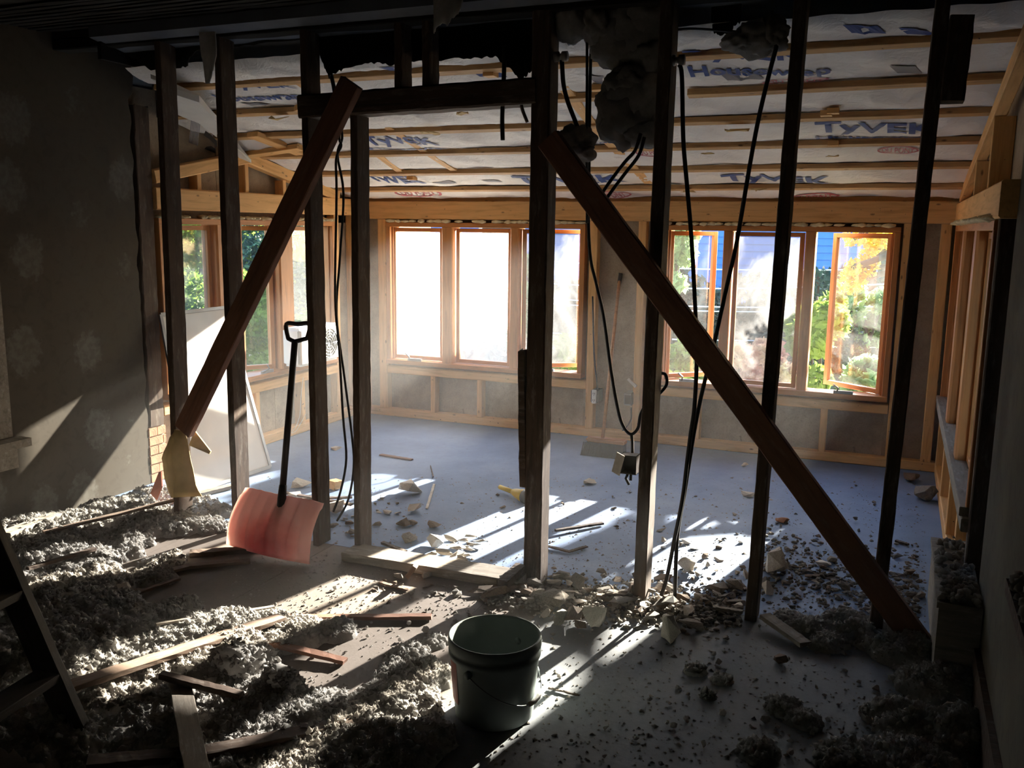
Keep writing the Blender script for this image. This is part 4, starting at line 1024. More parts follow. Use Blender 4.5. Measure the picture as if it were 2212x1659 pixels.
stick('upper sunlit lath behind the shovel, nearly level', (640, 1078), (760, 1074), .022, .01, 'lath', .025)
stick('pale sunlit block of wood behind the stud with the shovel', (716, 1048), (732, 1044), .06, .05, 'new_wood', .03, None, 'wood_block', 'block', 4)
stick('long sunlit batten on the floor below the pale screens', (425, 1068), (500, 1050), .05, .02, 'grey_board', .015, None, 'batten', 'batten')
stick('dark plank end jammed beside the threshold plank', (1085, 1262), (1125, 1225), .05, .03, 'old_wood', .05, .06, 'plank_end', 'board')
stick('dark strip of wood on the threshold side of the plaster slabs', (826, 1172), (876, 1192), .02, .012, 'old_wood', .012, None, 'strip', 'strip')
stick('dark lath splinter on the bare floor before the threshold', (820, 1258), (880, 1274), .018, .008, 'lath', .006, None, 'splinter', 'splinter')
stick('upright splintered wood chip leaning on the threshold plank', (880, 1245), (898, 1222), .04, .02, 'lath', .02, .07, 'wood_chip', 'chip', 5)
stick('dark stick lying far right on the sunroom floor', (1935, 1168), (1962, 1176), .02, .01, 'old_wood', .008, None, 'stick', 'stick')
stick('thin twig on the open floor to the right of the bucket', (1185, 1486), (1252, 1502), .006, .005, 'old_wood', .005, None, 'twig', 'twig')
stick('dark strip slanting in the rubble right of the crossing cables', (1600, 1262), (1612, 1275), .02, .01, 'old_wood', .012, None, 'strip', 'strip')
stick('pale strip in the rubble left of the third stud', (1540, 1312), (1604, 1322), .02, .012, 'grey_board', .03, None, 'strip', 'strip')
stick('flat dark board lying in the rubble by the third stud foot', (1652, 1330), (1740, 1392), .05, .018, 'grey_board', .035, .02, 'board_piece', 'board')

# ------------------------------------------------------------------ plaster chunks
def chunk_mesh(seed, flat=.5, cuts=5, sub=2):
    """a broken lump: the hull of a few random points, edges nicked"""
    R_ = random.Random(seed); bm = bmesh.new(); n_ = 9 + R_.randrange(6)
    for i in range(n_):
        d_ = Vector((R_.gauss(0, 1), R_.gauss(0, 1), R_.gauss(0, 1))).normalized() * R_.uniform(.75, 1.0)
        bm.verts.new((d_.x, d_.y, max(-.75, min(.75, d_.z)) * 1.1))
    h_ = bmesh.ops.convex_hull(bm, input=bm.verts[:]); bmesh.ops.delete(bm, geom=[g for g in h_['geom_interior'] if isinstance(g, bmesh.types.BMVert)], context='VERTS')
    bmesh.ops.triangulate(bm, faces=bm.faces[:])
    off = Vector((R_.uniform(0, 50), R_.uniform(0, 50), R_.uniform(0, 50)))
    for k_ in range(sub - 1):
        bmesh.ops.subdivide_edges(bm, edges=bm.edges[:], cuts=1, use_grid_fill=True)
        am = .09 / (k_ + 1)
        for v in bm.verts: v.co += v.co.normalized() * am * mnoise.noise(v.co * (2.2 + 2.5 * k_) + off)
    for v in bm.verts: v.co.z *= flat
    zmin = min(v.co.z for v in bm.verts)
    for v in bm.verts: v.co.z -= zmin
    me = bpy.data.meshes.new('chunk'); bm.to_mesh(me); bm.free(); return me
def chunk(label, x, y, size_px, seed, mat='white_lump', flat=.7, name='plaster_chunk', stretch=1.0, yaw=None, z=0, tilt=0, cat='plaster'):
    c = fz(x, y, z); s = (c - Vector(CAM_LOC)).length / 1960 * size_px / 2 * 1.15
    o = link(name, chunk_mesh(seed, flat, sub=4 if size_px > 35 else 3), M[mat], None, label=label, cat=cat); o.location = c; o.scale = (s * stretch, s, s)
    R_ = random.Random(seed); o.rotation_euler = (tilt, 0, R_.uniform(0, 6.28) if yaw is None else yaw); return o
chunk('big white broken plaster block in the sun behind the door post', 888, 1064, 56, 1, flat=.75, yaw=.6)
chunk('smaller white pointed chunk just below the big white block', 897, 1106, 30, 2, flat=1.0)
chunk('white rounded lump on top of the pile of plaster slabs', 937, 1178, 40, 3, flat=.8)
chunk('dark rounded rubble lump left of the clean floor beyond the threshold', 870, 1136, 34, 4, 'rubble_brown', .5)
chunk('small dark lump touching the rounded rubble lump', 890, 1134, 22, 5, 'rubble_brown', .5)
chunk('pair-topped dark clod behind the pile of plaster slabs', 940, 1140, 32, 6, 'rubble_brown', .7)
chunk('curled grey plaster flake behind the dark board beyond the threshold', 880, 1168, 50, 7, 'plaster_grey', .35)
R_ = random.Random(2)
slab_spots = [(975, 1165, 40, .1), (1000, 1170, 44, -.2), (985, 1185, 46, .5), (1010, 1188, 40, -.5), (960, 1195, 50, .05), (985, 1200, 44, .9), (1008, 1202, 40, .2), (1020, 1178, 36, .7), (1000, 1208, 36, -.3), (930, 1198, 40, .1), (1040, 1172, 38, .2), (1015, 1160, 30, -.1)]
sl_me = [chunk_mesh(200 + i, .22, 7, 2) for i in range(4)]
for me_ in sl_me: me_.materials.append(M['plaster'])
for i, (x, y, s, rz) in enumerate(slab_spots):
    c = fz(x, y, .004 + .012 * (i % 3)); k_ = (c - Vector(CAM_LOC)).length / 1960 * s / 2
    o = link('plaster_slab', sl_me[i % 4], None, None, label='pale flat plaster slab in the sunlit pile just beyond the threshold plank', cat='plaster', group='plaster slabs beyond the threshold')
    o.location = c; o.scale = (k_ * 1.25, k_ * .6, k_); o.rotation_euler = (R_.uniform(-.2, .2), R_.uniform(-.2, .2), rz)
chunk('white lump on the bare floor right of the bucket, dark scrap beside it', 1283, 1352, 58, 8, flat=.85)
chunk('dark curled scrap touching the white lump right of the bucket', 1252, 1356, 28, 9, 'rubble_brown', .6, 'rubble_scrap', 1.2, cat='scrap')
chunk('upright pale stone-like chunk alone on the floor right of the junction box stud', 1446, 1384, 46, 10, 'plaster', 1.5)
chunk('large square pale block in the sun beside the third stud', 1672, 1238, 62, 11, 'plaster', 1.0)
chunk('crumbly white lump just in front of the square pale block', 1658, 1284, 32, 12, 'white_lump', .9)
chunk('angular white chunk resting in the insulation on the bare boards', 262, 1284, 42, 13, 'white_lump', .6)
chunk('long white chunk lying in shade left of the bucket', 768, 1542, 70, 14, 'white_lump', .5, stretch=1.0, yaw=.4)
chunk('pale stone half buried in insulation right of the grey foreground board', 446, 1520, 32, 15, 'plaster', .7, z=.05)
chunk('white crushed bit of plaster in the middle of the sunroom floor', 1272, 1044, 34, 16, 'plaster', .35)
chunk('grey chunk leaning at the foot of the junction box stud', 1375, 1290, 44, 17, 'rubble_brown', .8)
chunk('pointed grey lump in the rubble behind the bucket', 1245, 1275, 42, 18, 'plaster_grey', .9)
chunk('long grey slab of plaster lying in the rubble at the doorway post', 1195, 1305, 70, 19, 'plaster_grey', .45, yaw=.2)
chunk('grey block right of the crossing cables in the rubble', 1482, 1240, 44, 20, 'plaster', .8)
chunk('flat pale slab beneath the crossing cables', 1440, 1272, 60, 21, 'plaster', .25)
chunk('small pale lump nearest the back of the bucket', 1178, 1335, 26, 22, 'plaster', .8)
chunk('grey lump between the small pale lump and the white lump behind the bucket', 1212, 1348, 40, 23, 'plaster_grey', .8)
chunk('white torn flake on the dark floor right of the square block', 1778, 1222, 32, 24, 'white_lump', .35)
chunk('flat white flake near the white torn flake', 1764, 1258, 24, 25, 'white_lump', .25)
chunk('rounded grey clod on the open floor in front of the third stud', 1686, 1432, 28, 26, 'rubble_brown', .7)
chunk('brick-coloured scrap beyond the long brace on the sunroom floor', 1690, 1128, 28, 27, 'brick', .4)
chunk('pale layered scrap far back beside the third stud', 1615, 1072, 34, 28, 'plaster', .4)
chunk('crumpled grey ball of rubbish by the side wall sill', 1996, 1078, 44, 29, 'plaster_grey', .9, 'rubbish_ball', cat='rubbish')
chunk('dark grey clod against the far corner of the sunroom', 1968, 1040, 34, 30, 'rubble_brown', .6)
chunk('pale lump on the floor behind the stud the shovel passes', 728, 970, 30, 31, 'plaster', .35)
chunk('pale lump sunk between stud and door post by the cables', 728, 1106, 40, 32, 'plaster', .8)
chunk('small grey stone left of the rubble row, on the threshold side', 922, 1248, 24, 33, 'plaster_grey', .7)
chunk('sunlit plaster block behind the shovel handle', 650, 1050, 44, 34, 'white_lump', .6)
chunk('second sunlit plaster block, low, behind the shovel blade', 640, 1078, 40, 35, 'white_lump', .4)
chunk('small pale scrap under the far window at the right', 1608, 1008, 18, 36, 'plaster', .5)

# countable small rubble: individuals sharing a few meshes
protos = {}
for key, mat, flat in (('a', 'plaster_grey', .6), ('b', 'plaster', .5), ('c', 'rubble_brown', .5)):
    protos[key] = [chunk_mesh(300 + 7 * i + ord(key), flat * (.7 + .15 * i), 5, 1 if i else 2) for i in range(4)]
    for me_ in protos[key]: me_.materials.append(M[mat])
def scatter(n_, fn, smin, smax, label, group, seed, keys='abc', name='rubble_piece', zf=None):
    R_ = random.Random(seed)
    for i in range(n_):
        x, y = fn(R_); c = fz(x, y); me_ = R_.choice(protos[R_.choice(keys)]); s = R_.uniform(smin, smax) * (1 if R_.random() < .8 else 1.5)
        o = link(name, me_, None, None, label=label, cat='rubble', group=group)
        st = R_.uniform(.8, 2.0); o.location = c + Vector((0, 0, zf(R_) if zf else 0)); o.scale = (s * st, s * R_.uniform(.7, 1.1), s); o.rotation_euler = (R_.uniform(-.25, .25), R_.uniform(-.25, .25), R_.uniform(0, 6.28))
def row(R_):
    t = R_.random() ** .9; x = 1040 + 560 * t; yb = 1275 + (x - 1040) * .085; return x, yb + R_.gauss(0, 22)
scatter(130, row, .014, .036, 'broken plaster piece in the rubble row between bucket and crossing cables', 'rubble row along the stripped wall', 1, 'aabc', zf=lambda R_: abs(R_.gauss(0, .012)))
def row2(R_):
    x = R_.uniform(1640, 1985); return x, 1225 + (x - 1640) * .15 + R_.gauss(0, 42)
scatter(55, row2, .012, .026, 'rubble piece strewn around the feet of the two studs nearest the side wall', 'rubble near the side wall', 2, 'aac')
def row3(R_):
    x = R_.uniform(1420, 1640); return x, 1215 + R_.gauss(0, 38)
scatter(34, row3, .012, .026, 'rubble piece in the sun behind the crossing cables', 'rubble behind the crossing cables', 3, 'abc')
def row4(R_):
    x = R_.uniform(700, 870); return x, 1090 + (x - 700) * .35 + R_.gauss(0, 26)
scatter(26, row4, .01, .026, 'rubble piece around the foot of the lit door post', 'rubble at the door post', 4, 'abc')
def row5(R_): return R_.uniform(1000, 1950), R_.uniform(1050, 1190)
scatter(28, row5, .006, .016, 'small rubble piece scattered over the open sunroom floor', 'bits on the sunroom floor', 5, 'aac')
def row6(R_):
    x = R_.uniform(760, 1130); return x, 1225 + (x - 760) * .17 + abs(R_.gauss(0, 16)) + 8
scatter(22, row6, .008, .02, 'small rubble piece in front of the threshold plank', 'bits along the threshold', 6, 'aac')

# ------------------------------------------------------------------ loose insulation (nobody could count it)
BL = [(60, 1180, .34, .12), (150, 1155, .28, .10), (250, 1118, .22, .10), (340, 1092, .2, .10), (430, 1100, .17, .09), (478, 1108, .10, .05), (300, 1140, .22, .09), (200, 1190, .26, .08), (395, 1140, .14, .06), (455, 1140, .10, .04), (100, 1240, .33, .12),
      (180, 1272, .2, .10), (60, 1330, .3, .13), (200, 1345, .24, .10), (270, 1390, .26, .11), (120, 1440, .32, .13), (380, 1400, .22, .09), (450, 1390, .2, .10), (510, 1368, .13, .07), (565, 1348, .09, .04), (650, 1372, .13, .05), (715, 1368, .09, .045),
      (600, 1392, .10, .04), (500, 1432, .16, .10), (400, 1480, .26, .10), (250, 1520, .3, .11), (100, 1600, .36, .13), (350, 1580, .3, .1), (520, 1560, .26, .09), (650, 1585, .24, .07), (750, 1590, .2, .07), (850, 1530, .15, .06), (895, 1470, .13, .06), (885, 1425, .08, .05),
      (935, 1392, .05, .03), (870, 1610, .16, .05), (650, 1650, .26, .06), (450, 1650, .26, .07), (330, 1250, .10, .03), (400, 1322, .07, .06), (350, 1222, .1, .03), (375, 1216, .06, .05),
      (1750, 1365, .08, .05), (1830, 1362, .11, .07), (1900, 1385, .11, .08), (1960, 1420, .12, .10), (1790, 1395, .07, .04), (1700, 1340, .07, .03), (1690, 1532, .06, .03), (1730, 1560, .06, .03), (1850, 1650, .11, .04), (1960, 1570, .13, .07), (2040, 1500, .11, .11),
      (2060, 1600, .13, .11), (1990, 1480, .09, .06), (1960, 1655, .14, .05), (1640, 1630, .06, .03), (1560, 1470, .04, .02), (1500, 1450, .04, .02), (1530, 1505, .03, .02), (2040, 1215, .04, .02)]
bl = [(fz(x, y), r_, h_) for x, y, r_, h_ in BL]
def fluff_h(X, Y):
    wob = mnoise.noise(Vector((X * 7, Y * 7, 0))) * .25 + mnoise.noise(Vector((X * 19, Y * 19, 3))) * .18
    h_ = 0.0
    for c, r_, hh_ in bl:
        dx, dy = X - c.x, Y - c.y
        if abs(dx) > r_ * 1.4 or abs(dy) > r_ * 1.4: continue
        q_ = (dx * dx + dy * dy) ** .5 / r_ + wob
        if q_ < 1: h_ = max(h_, hh_ * (1 - q_ * q_) ** .6)
    return h_
def surf_h(X, Y, h_):
    p_ = Vector((X, Y, 0)); b1 = 1 - abs(mnoise.noise(p_ * 14)) * 1.6; b2 = 1 - abs(mnoise.noise(p_ * 33 + Vector((5, 5, 5)))) * 1.7; b3 = mnoise.noise(p_ * 75); e_ = min(1, h_ * 30)
    return h_ * (.6 + .3 * b1) + .011 * b2 * e_ + .008 * b3 * e_ + .006 * mnoise.noise(p_ * 150) * e_
def fluff_field(x0, x1, y0, y1, cell, label):
    nx, ny = int((x1 - x0) / cell), int((y1 - y0) / cell); idx = {}; V = []; Fc = []
    H = np.zeros((nx + 1, ny + 1))
    for i in range(nx + 1):
        for j in range(ny + 1):
            X, Y = x0 + i * cell, y0 + j * cell; h_ = fluff_h(X, Y)
            if h_ > 0:
                h_ = surf_h(X, Y, h_)
            H[i, j] = max(h_, 0)
    for i in range(nx):
        for j in range(ny):
            q_ = [(i, j), (i + 1, j), (i + 1, j + 1), (i, j + 1)]
            if max(H[a_] for a_ in q_) < .004: continue
            f_ = []
            for a_ in q_:
                if a_ not in idx:
                    idx[a_] = len(V); V.append((x0 + a_[0] * cell + RNG.uniform(-.35, .35) * cell, y0 + a_[1] * cell + RNG.uniform(-.35, .35) * cell, H[a_] - .002))
                f_.append(idx[a_])
            Fc.append(tuple(f_))
    return V, Fc
def clumps(n_, x0, x1, y0, y1, seed, rmin=.003, rmax=.013):
    R_ = np.random.default_rng(seed); P = []; prot = []
    for k_ in range(10):
        for sub in (1, 2):
            V, Fc = ico(sub); off = Vector((k_ * 7.3, 1.1 * k_, 3.3)); prot.append((sub, np.array([tuple(v * max(.25, 1 + 1.0 * mnoise.noise(v * 1.6 + off) + .9 * mnoise.noise(v * 3.6 + off))) for v in V]), np.array(Fc)))
    VV = []; FF = []; base = 0; tries = 0; made = 0
    while made < n_ and tries < n_ * 12:
        tries += 1; X, Y = R_.uniform(x0, x1), R_.uniform(y0, y1); h_ = fluff_h(X, Y)
        if h_ < .004: continue
        r_ = rmin + (rmax - rmin) * R_.random() ** 2.6; r_ = min(r_, .012 + h_ * .35)
        cand = [q for q in prot if q[0] == (2 if r_ > .013 else 1)]; _, pv, pf = cand[R_.integers(len(cand))]
        a_ = R_.uniform(0, 6.28); ca, sa = math.cos(a_), math.sin(a_); v = pv.copy() * r_ * np.array([1, 1, .8]); v = np.stack([v[:, 0] * ca - v[:, 1] * sa, v[:, 0] * sa + v[:, 1] * ca, v[:, 2]], 1)
        v += np.array([X, Y, surf_h(X, Y, h_) + r_ * .15]); VV.append(v); FF.append(pf + base); base += len(v); made += 1
    return np.concatenate(VV), np.concatenate(FF)
def fibres(V, F_, n_, seed):
    """fine fuzz: short hair-like slivers standing off the clumps"""
    R_ = np.random.default_rng(seed); V = np.asarray(V, float); i = R_.integers(0, len(V), n_); b = V[i]; b = b[b[:, 2] > .012]; n_ = len(b)
    d_ = R_.normal(0, 1, (n_, 3)); d_[:, 2] = np.abs(d_[:, 2]) * .9 + .1; d_ /= np.linalg.norm(d_, axis=1)[:, None]; L_ = R_.uniform(.004, .012, (n_, 1)); s_ = R_.normal(0, 1, (n_, 3)); s_ /= np.linalg.norm(s_, axis=1)[:, None]
    w_ = .0009; v = np.stack([b - s_ * w_, b + s_ * w_, b + d_ * L_], 1).reshape(-1, 3); f_ = np.arange(3 * n_).reshape(-1, 3); return v, f_
def stuff(name, parts, mat, label, cat):
    V = []; Fc = []; b = 0
    for v, f_ in parts:
        V += [tuple(p_) for p_ in v]; Fc += [tuple(int(i) + b for i in q_) for q_ in f_]; b += len(v)
    V = np.array(V); o_ = np.array([V[:, 0].mean(), V[:, 1].mean(), 0]); me_ = bpy.data.meshes.new(name); me_.from_pydata((V - o_).tolist(), [], Fc); me_.polygons.foreach_set('use_smooth', [True] * len(Fc))
    o = link(name, me_, mat, None, label=label, cat=cat, kind='stuff'); o.location = o_; return o
for nm, (x0, x1, y0, y1), nc, lb in (('loose_insulation', (XL, -.95, 1.55, 3.66), 19000, 'drifts of fluffy grey loose insulation covering the boards left of the bucket'),
                                     ('insulation_heap', (-.75, XRN - .02, 1.6, 3.66), 4500, 'heaps of dark grey insulation crumbs along the foot of the side wall')):
    v, f_ = fluff_field(x0, x1, y0, y1, .0065, lb); cv, cf = clumps(nc, x0, x1, y0, y1, 4 + nc)
    hv, hf = fibres(np.concatenate([np.array(v), cv, cv]), None, 300000 if nc > 8000 else 60000, 9)
    stuff(nm, [(v, f_), (cv, cf), (hv, hf)], M['fluff'], lb, 'insulation')
# torn blocks of wool lying on it
def wool(label, x, y, w_px, h_px, seed, name='wool_block'):
    c = fz(x, y, .01); s = (c - Vector(CAM_LOC)).length / 1960; m = MB(); R_ = random.Random(seed); hw, hh_ = w_px * s / 2, h_px * s / 2
    V, Fc = ico(3); off = Vector((seed, 2, 3)); out = []
    for v in V:
        b = Vector([math.copysign(abs(t) ** .6, t) for t in v]); k_ = 1 + .2 * mnoise.noise(v * 2 + off) + .12 * mnoise.noise(v * 6 + off)
        out.append(c + Vector((b.x * hw * .74, b.y * hw * .55, hh_ * .9 + b.z * hh_ * .85)) + Vector((v.x * hw * .8, v.y * hw * .6, v.z * hh_)) * (k_ - 1) * 1.6)
    m.add(out, Fc, True)
    for p_ in out * 3:
        if p_.z > c.z + .004 and R_.random() < .75:
            s_ = R_.uniform(.003, .009); blob(m, p_ + Vector((R_.gauss(0, .004), R_.gauss(0, .004), R_.gauss(0, .003))), (s_ * R_.uniform(.7, 1.4), s_, s_ * R_.uniform(.6, 1.2)), R_, 1, 1.1)
    return m.build(name, M['fluff'], None, label=label, cat='insulation')
wool('squarish torn block of grey wool at the edge of the bare sunlit floor', 612, 1512, 100, 80, 3)
wool('rounded torn clump of grey wool left of the squarish block', 515, 1478, 120, 90, 6)
wool('small dark wool tuft on the bare boards below the lath ends', 372, 1330, 34, 32, 8)
wool('small dark wool wad beside a tuft on the shaded boards', 310, 1330, 46, 26, 11)
# crumbs lying one by one on the open floor near the viewer
cm = [chunk_mesh(500 + i, .8, 2, 2) for i in range(4)]
for me_ in cm: me_.materials.append(M['fluff'])
R_ = random.Random(21)
for i in range(110):
    x, y = R_.uniform(1180, 1960), R_.uniform(1400, 1655)
    if i > 80: x, y = R_.uniform(660, 960), R_.uniform(1270, 1420)
    c = fz(x, y)
    if c.x > XRN - .05: continue
    s = R_.uniform(.005, .014) * (1.6 if R_.random() < .15 else 1)
    o = link('insulation_crumb', R_.choice(cm), None, None, label='tiny grey crumb of insulation lying on the open near floor', cat='insulation', group='insulation crumbs on the near floor'); o.location = c; o.scale = (s, s * R_.uniform(.7, 1.2), s); o.rotation_euler = (0, 0, R_.uniform(0, 6))
# fine grit
def grit(n_, seed):
    R_ = np.random.default_rng(seed); px2 = R_.uniform(500, 2000, n_); py2 = np.concatenate([R_.uniform(1030, 1330, n_ // 2), R_.uniform(1200, 1655, n_ - n_ // 2)])
    V = []; Fc = []; b = 0
    for x, y in zip(px2, py2):
        c = fz(x, y)
        if c.x > XRN - .02 or c.x < XL + .05 or c.y > 6.0: continue
        s = R_.uniform(.0015, .006) * (2 if R_.random() < .08 else 1); a_ = R_.uniform(0, 6.28)
        for k_ in range(3): V.append((c.x + s * math.cos(a_ + k_ * 2.1) * R_.uniform(.6, 1.6), c.y + s * math.sin(a_ + k_ * 2.1), 0))
        V.append((c.x, c.y, s * .8)); Fc += [(b, b + 1, b + 3), (b + 1, b + 2, b + 3), (b + 2, b, b + 3)]; b += 4
    return V, Fc
def crumbs(n_, seed):
    R_ = random.Random(seed); m = MB()
    for i in range(n_):
        x, y = row(R_) if i % 3 else row2(R_); c_ = fz(x, y + R_.gauss(0, 10)); s = R_.uniform(.003, .011)
        if c_.x > XRN - .03: continue
        V_, F_ = ico(1 if s < .008 else 2); q = R_.uniform(.5, 1.6); of = Vector((R_.uniform(0, 50), 0, 0))
        m.add([c_ + Vector((v.x * s * q, v.y * s, v.z * s * .8)) * (1 + .5 * mnoise.noise(v * 1.5 + of)) + Vector((0, 0, abs(((i * 7919) % 100) / 100) ** 2 * .02)) for v in V_], F_)
    return m
crumbs(2600, 3).build('rubble_crumbs', M['plaster_grey'], None, label='crumbled plaster filling the gaps of the rubble along the stud wall', cat='rubble', kind='stuff')
stuff('floor_grit', [grit(7000, 5)], M['plaster_grey'], 'fine plaster grit and chips sprinkled over the whole floor', 'grit')
# heap on the casing
c = Vector((.27, 3.4, .30)); v = []; m = MB(); R_ = random.Random(8)
for i in range(220): blob(m, (R_.uniform(.212, .325), R_.uniform(3.17, 3.8), .30 + abs(R_.gauss(0, .012))), (R_.uniform(.005, .015),) * 3, R_, 1, .7)
m.build('debris_heap', M['fluff'], None, label='crumbly grey debris heaped on the boxy casing', cat='debris', kind='stuff')
m = MB()
for i in range(40): blob(m, (XRN - .025 + R_.uniform(-.02, .02), px_(2172, 1262, XRN - .05).y - R_.uniform(.01, .3), px_(2172, 1262, XRN - .05).z + .02 + abs(R_.gauss(0, .01))), (R_.uniform(.006, .018),) * 3, R_, 1, .5)
m.build('stool_debris', M['fluff'], None, label='grey crumbs lying on the dark window stool of the near side wall', cat='debris', kind='stuff')
chunk('dark clod on the side window sill, near its far end', 2046, 905, 22, 61, 'rubble_brown', .5, z=.485)
# cobweb-like string by the gable wall, and foam board under the old roof corner
P = [px_(x, y, XL + .02) for x, y in ((655, 815), (650, 860), (648, 895), (640, 920), (630, 935), (640, 930), (652, 910), (660, 895))]
MB().tube(spline(P, 4), .0018, 5).build('white_string', M['white_plastic'], None, label='thin white string knotted and hanging behind the shovel shaft', cat='string')
def roof_sheet(name, pts, dz, mat, label, cat, th=.02):
    P = [pr(x, y, dz) for x, y in pts]
    for p_ in P: p_.x = max(p_.x, XL + .015)
    n = len(P); V = P + [p_ - Vector((0, 0, th)) for p_ in P]
    return MB().add(V, [tuple(range(n)), tuple(range(2 * n - 1, n - 1, -1))] + [(j, (j + 1) % n, (j + 1) % n + n, j + n) for j in range(n)]).build(name, M[mat], None, label=label, cat=cat)
fb = roof_sheet('foam_board', [(322, 350), (325, 160), (372, 178), (430, 205), (470, 255), (470, 335)], -.05, 'foam_board', 'white foam board with black print hung under the roof behind the left studs', 'foam board')
def on_board(nm, pts, mat, ):
    P = [pr(x, y, -.0715) for x, y in pts]; n = len(P); V = P + [p_ - Vector((0, 0, .001)) for p_ in P]
    MB().add(V, [tuple(range(n)), tuple(range(2 * n - 1, n - 1, -1))] + [(j, (j + 1) % n, (j + 1) % n + n, j + n) for j in range(n)]).build(nm, M[mat], fb)
on_board('black_bar', [(440, 292), (452, 300), (470, 318), (468, 304), (455, 290), (444, 282)], 'ink_black')
on_board('black_arc', [(436, 338), (438, 325), (446, 317), (456, 315), (466, 322), (466, 336)], 'ink_black')
R_ = random.Random(4)
for k_ in range(7):
    x = 406 + k_ * 3; on_board('fine_print', [(x, 335 - k_ * .5), (x + 3 + 4, 258 + k_), (x + 4.6 + 4, 258 + k_), (x + 1.6, 335 - k_ * .5)], 'ink_grey')
fb2 = roof_sheet('foam_board', [(375, 190), (430, 208), (468, 250), (468, 285), (430, 255), (375, 232)], -.075, 'foam_board', 'second white foam board overlapping the printed one from above', 'foam board', .03)

# ------------------------------------------------------------------ outdoors
MB().box((-40, 6.5, -1.2), (30, 60, -.95)).build('lawn', M['grass'], None, label='rough sloping garden ground outside the windows', cat='ground', kind='structure')
def leaves(n_, centers, size, seed, name, mat, parent, elong=1.8):
    """centers: (x,y,z,rx,ry,rz)"""
    R_ = np.random.default_rng(seed); wts = np.array([c_[3] * c_[4] * c_[5] for c_ in centers]) ** .8; wts /= wts.sum(); V = []; Fc = []; n_ = int(n_ * 1.6); size = size * .72
    for k_, c_ in enumerate(centers):
        m_ = int(n_ * wts[k_]); d_ = R_.normal(0, 1, (m_, 3)); d_ /= np.linalg.norm(d_, axis=1)[:, None]; rad = R_.uniform(.35, 1.05, (m_, 1)) ** .6
        P = np.array(c_[:3]) + d_ * rad * np.array(c_[3:6]); t = R_.normal(0, 1, (m_, 3)); t /= np.linalg.norm(t, axis=1)[:, None]; u = np.cross(t, R_.normal(0, 1, (m_, 3))); u /= np.linalg.norm(u, axis=1)[:, None]
        s_ = size * R_.uniform(.6, 1.3, (m_, 1)); bend = np.cross(t, u) * s_ * .25
        q = np.stack([P - t * s_ * elong / 2, P + u * s_ * .5 + bend, P + t * s_ * elong / 2, P - u * s_ * .5 + bend], 1).reshape(-1, 3); b = len(V)
        V += q.tolist(); Fc += (np.arange(4 * m_).reshape(-1, 4) + b).tolist()
    Fc = [t_ for f_ in Fc for t_ in ((f_[0], f_[1], f_[2]), (f_[0], f_[2], f_[3]))]
    V = np.array(V); pw = Vector((0, 0, 0)); q = parent
    o_ = np.array([V[:, 0].mean(), V[:, 1].mean(), V[:, 2].min()]); me_ = bpy.data.meshes.new(name); me_.from_pydata((V - o_).tolist(), [], Fc)
    o = link(name, me_, M[mat], parent, kind='stuff'); o.location = Vector(o_) - Vector(parent.location); return o
def plant(name, label, cat, base, trunk_top, r_, centers, n_, size, mat, seed, group=None, twigs=6):
    base = Vector(base); o = empty(name, base, label=label, cat=cat, group=group); R_ = random.Random(seed)
    tt = Vector(trunk_top); mm = MB(); mid = base.lerp(tt, .5) + Vector((R_.uniform(-.1, .1), R_.uniform(-.1, .1), 0)); mm.tube(spline([base, mid, tt], 5), r_, 8, radii=[r_ * (1 - .07 * i) for i in range(11)])
    for c_ in centers[:twigs]:
        s0 = base.lerp(tt, R_.uniform(.4, .95)); mm.tube([s0, s0.lerp(Vector(c_[:3]), .5) + Vector((0, 0, .08)), Vector(c_[:3])], r_ * .3, 5)
    mm.build('trunk', M['bark'], o); leaves(n_, centers, size, seed, 'foliage', mat, o); return o
def balls(x, y, Y, n_, spx, spy, rpx, seed):
    R_ = random.Random(seed); out = []
    for i in range(n_):
        c = py(x + R_.uniform(-spx, spx), y + R_.uniform(-spy, spy), Y + R_.uniform(-.5, .5)); s = c.y / 1960 * rpx * R_.uniform(.7, 1.2); out.append((c.x, c.y, c.z, s, s, s * .85))
    return out
def gnd(x, Y): return (py(x, 600, Y).x, Y, -.97)
# blue house across the way, with boards, windows and a roof
YH = 21.0
xa, xb = py(930, 550, YH).x, py(2120, 550, YH).x; bh = empty('blue_house', ((xa + xb) / 2, YH, -1), label='blue clapboard house standing in shade beyond the garden', cat='house')
MB().box((xa, YH + .03, -1), (xb, YH + 5, 4.4)).build('body', M['siding_blue'], bh)
z = -.2; base_me = None
while z < 4.4:
    m = MB(); m.add([(xa, YH, z), (xb, YH, z), (xb, YH + .03, z), (xa, YH + .03, z), (xa, YH + .025, z + .16), (xb, YH + .025, z + .16)], [(0, 1, 2, 3), (0, 4, 5, 1), (3, 2, 5, 4), (0, 3, 4), (1, 5, 2)]); m.build('siding_board', M['siding_blue'], bh); z += .155
MB().add([(xa - .3, YH - .4, 4.3), (xb + .3, YH - .4, 4.3), (xb + .3, YH + 5.4, 4.3), (xa - .3, YH + 5.4, 4.3), (xa - .3, YH + 2.5, 5.0), (xb + .3, YH + 2.5, 5.0)], [(3, 2, 1, 0), (0, 1, 5, 4), (2, 3, 4, 5), (0, 4, 3), (1, 2, 5)]).build('roof', M['roofing'], bh)
MB().box((xa - .3, YH - .42, 4.18), (xb + .3, YH - .36, 4.32)).build('fascia', M['trim_white'], bh)
for x in (1075,):
    c = py(x, 540, YH); f_ = MB().box((c.x - .5, YH - .05, c.z - .45), (c.x + .5, YH + .0, c.z + .95)).build('window', M['trim_white'], bh); MB().box((c.x - .4, YH - .06, c.z - .35), (c.x + .4, YH - .04, c.z + .85)).build('pane', M['dark_plastic'], f_)
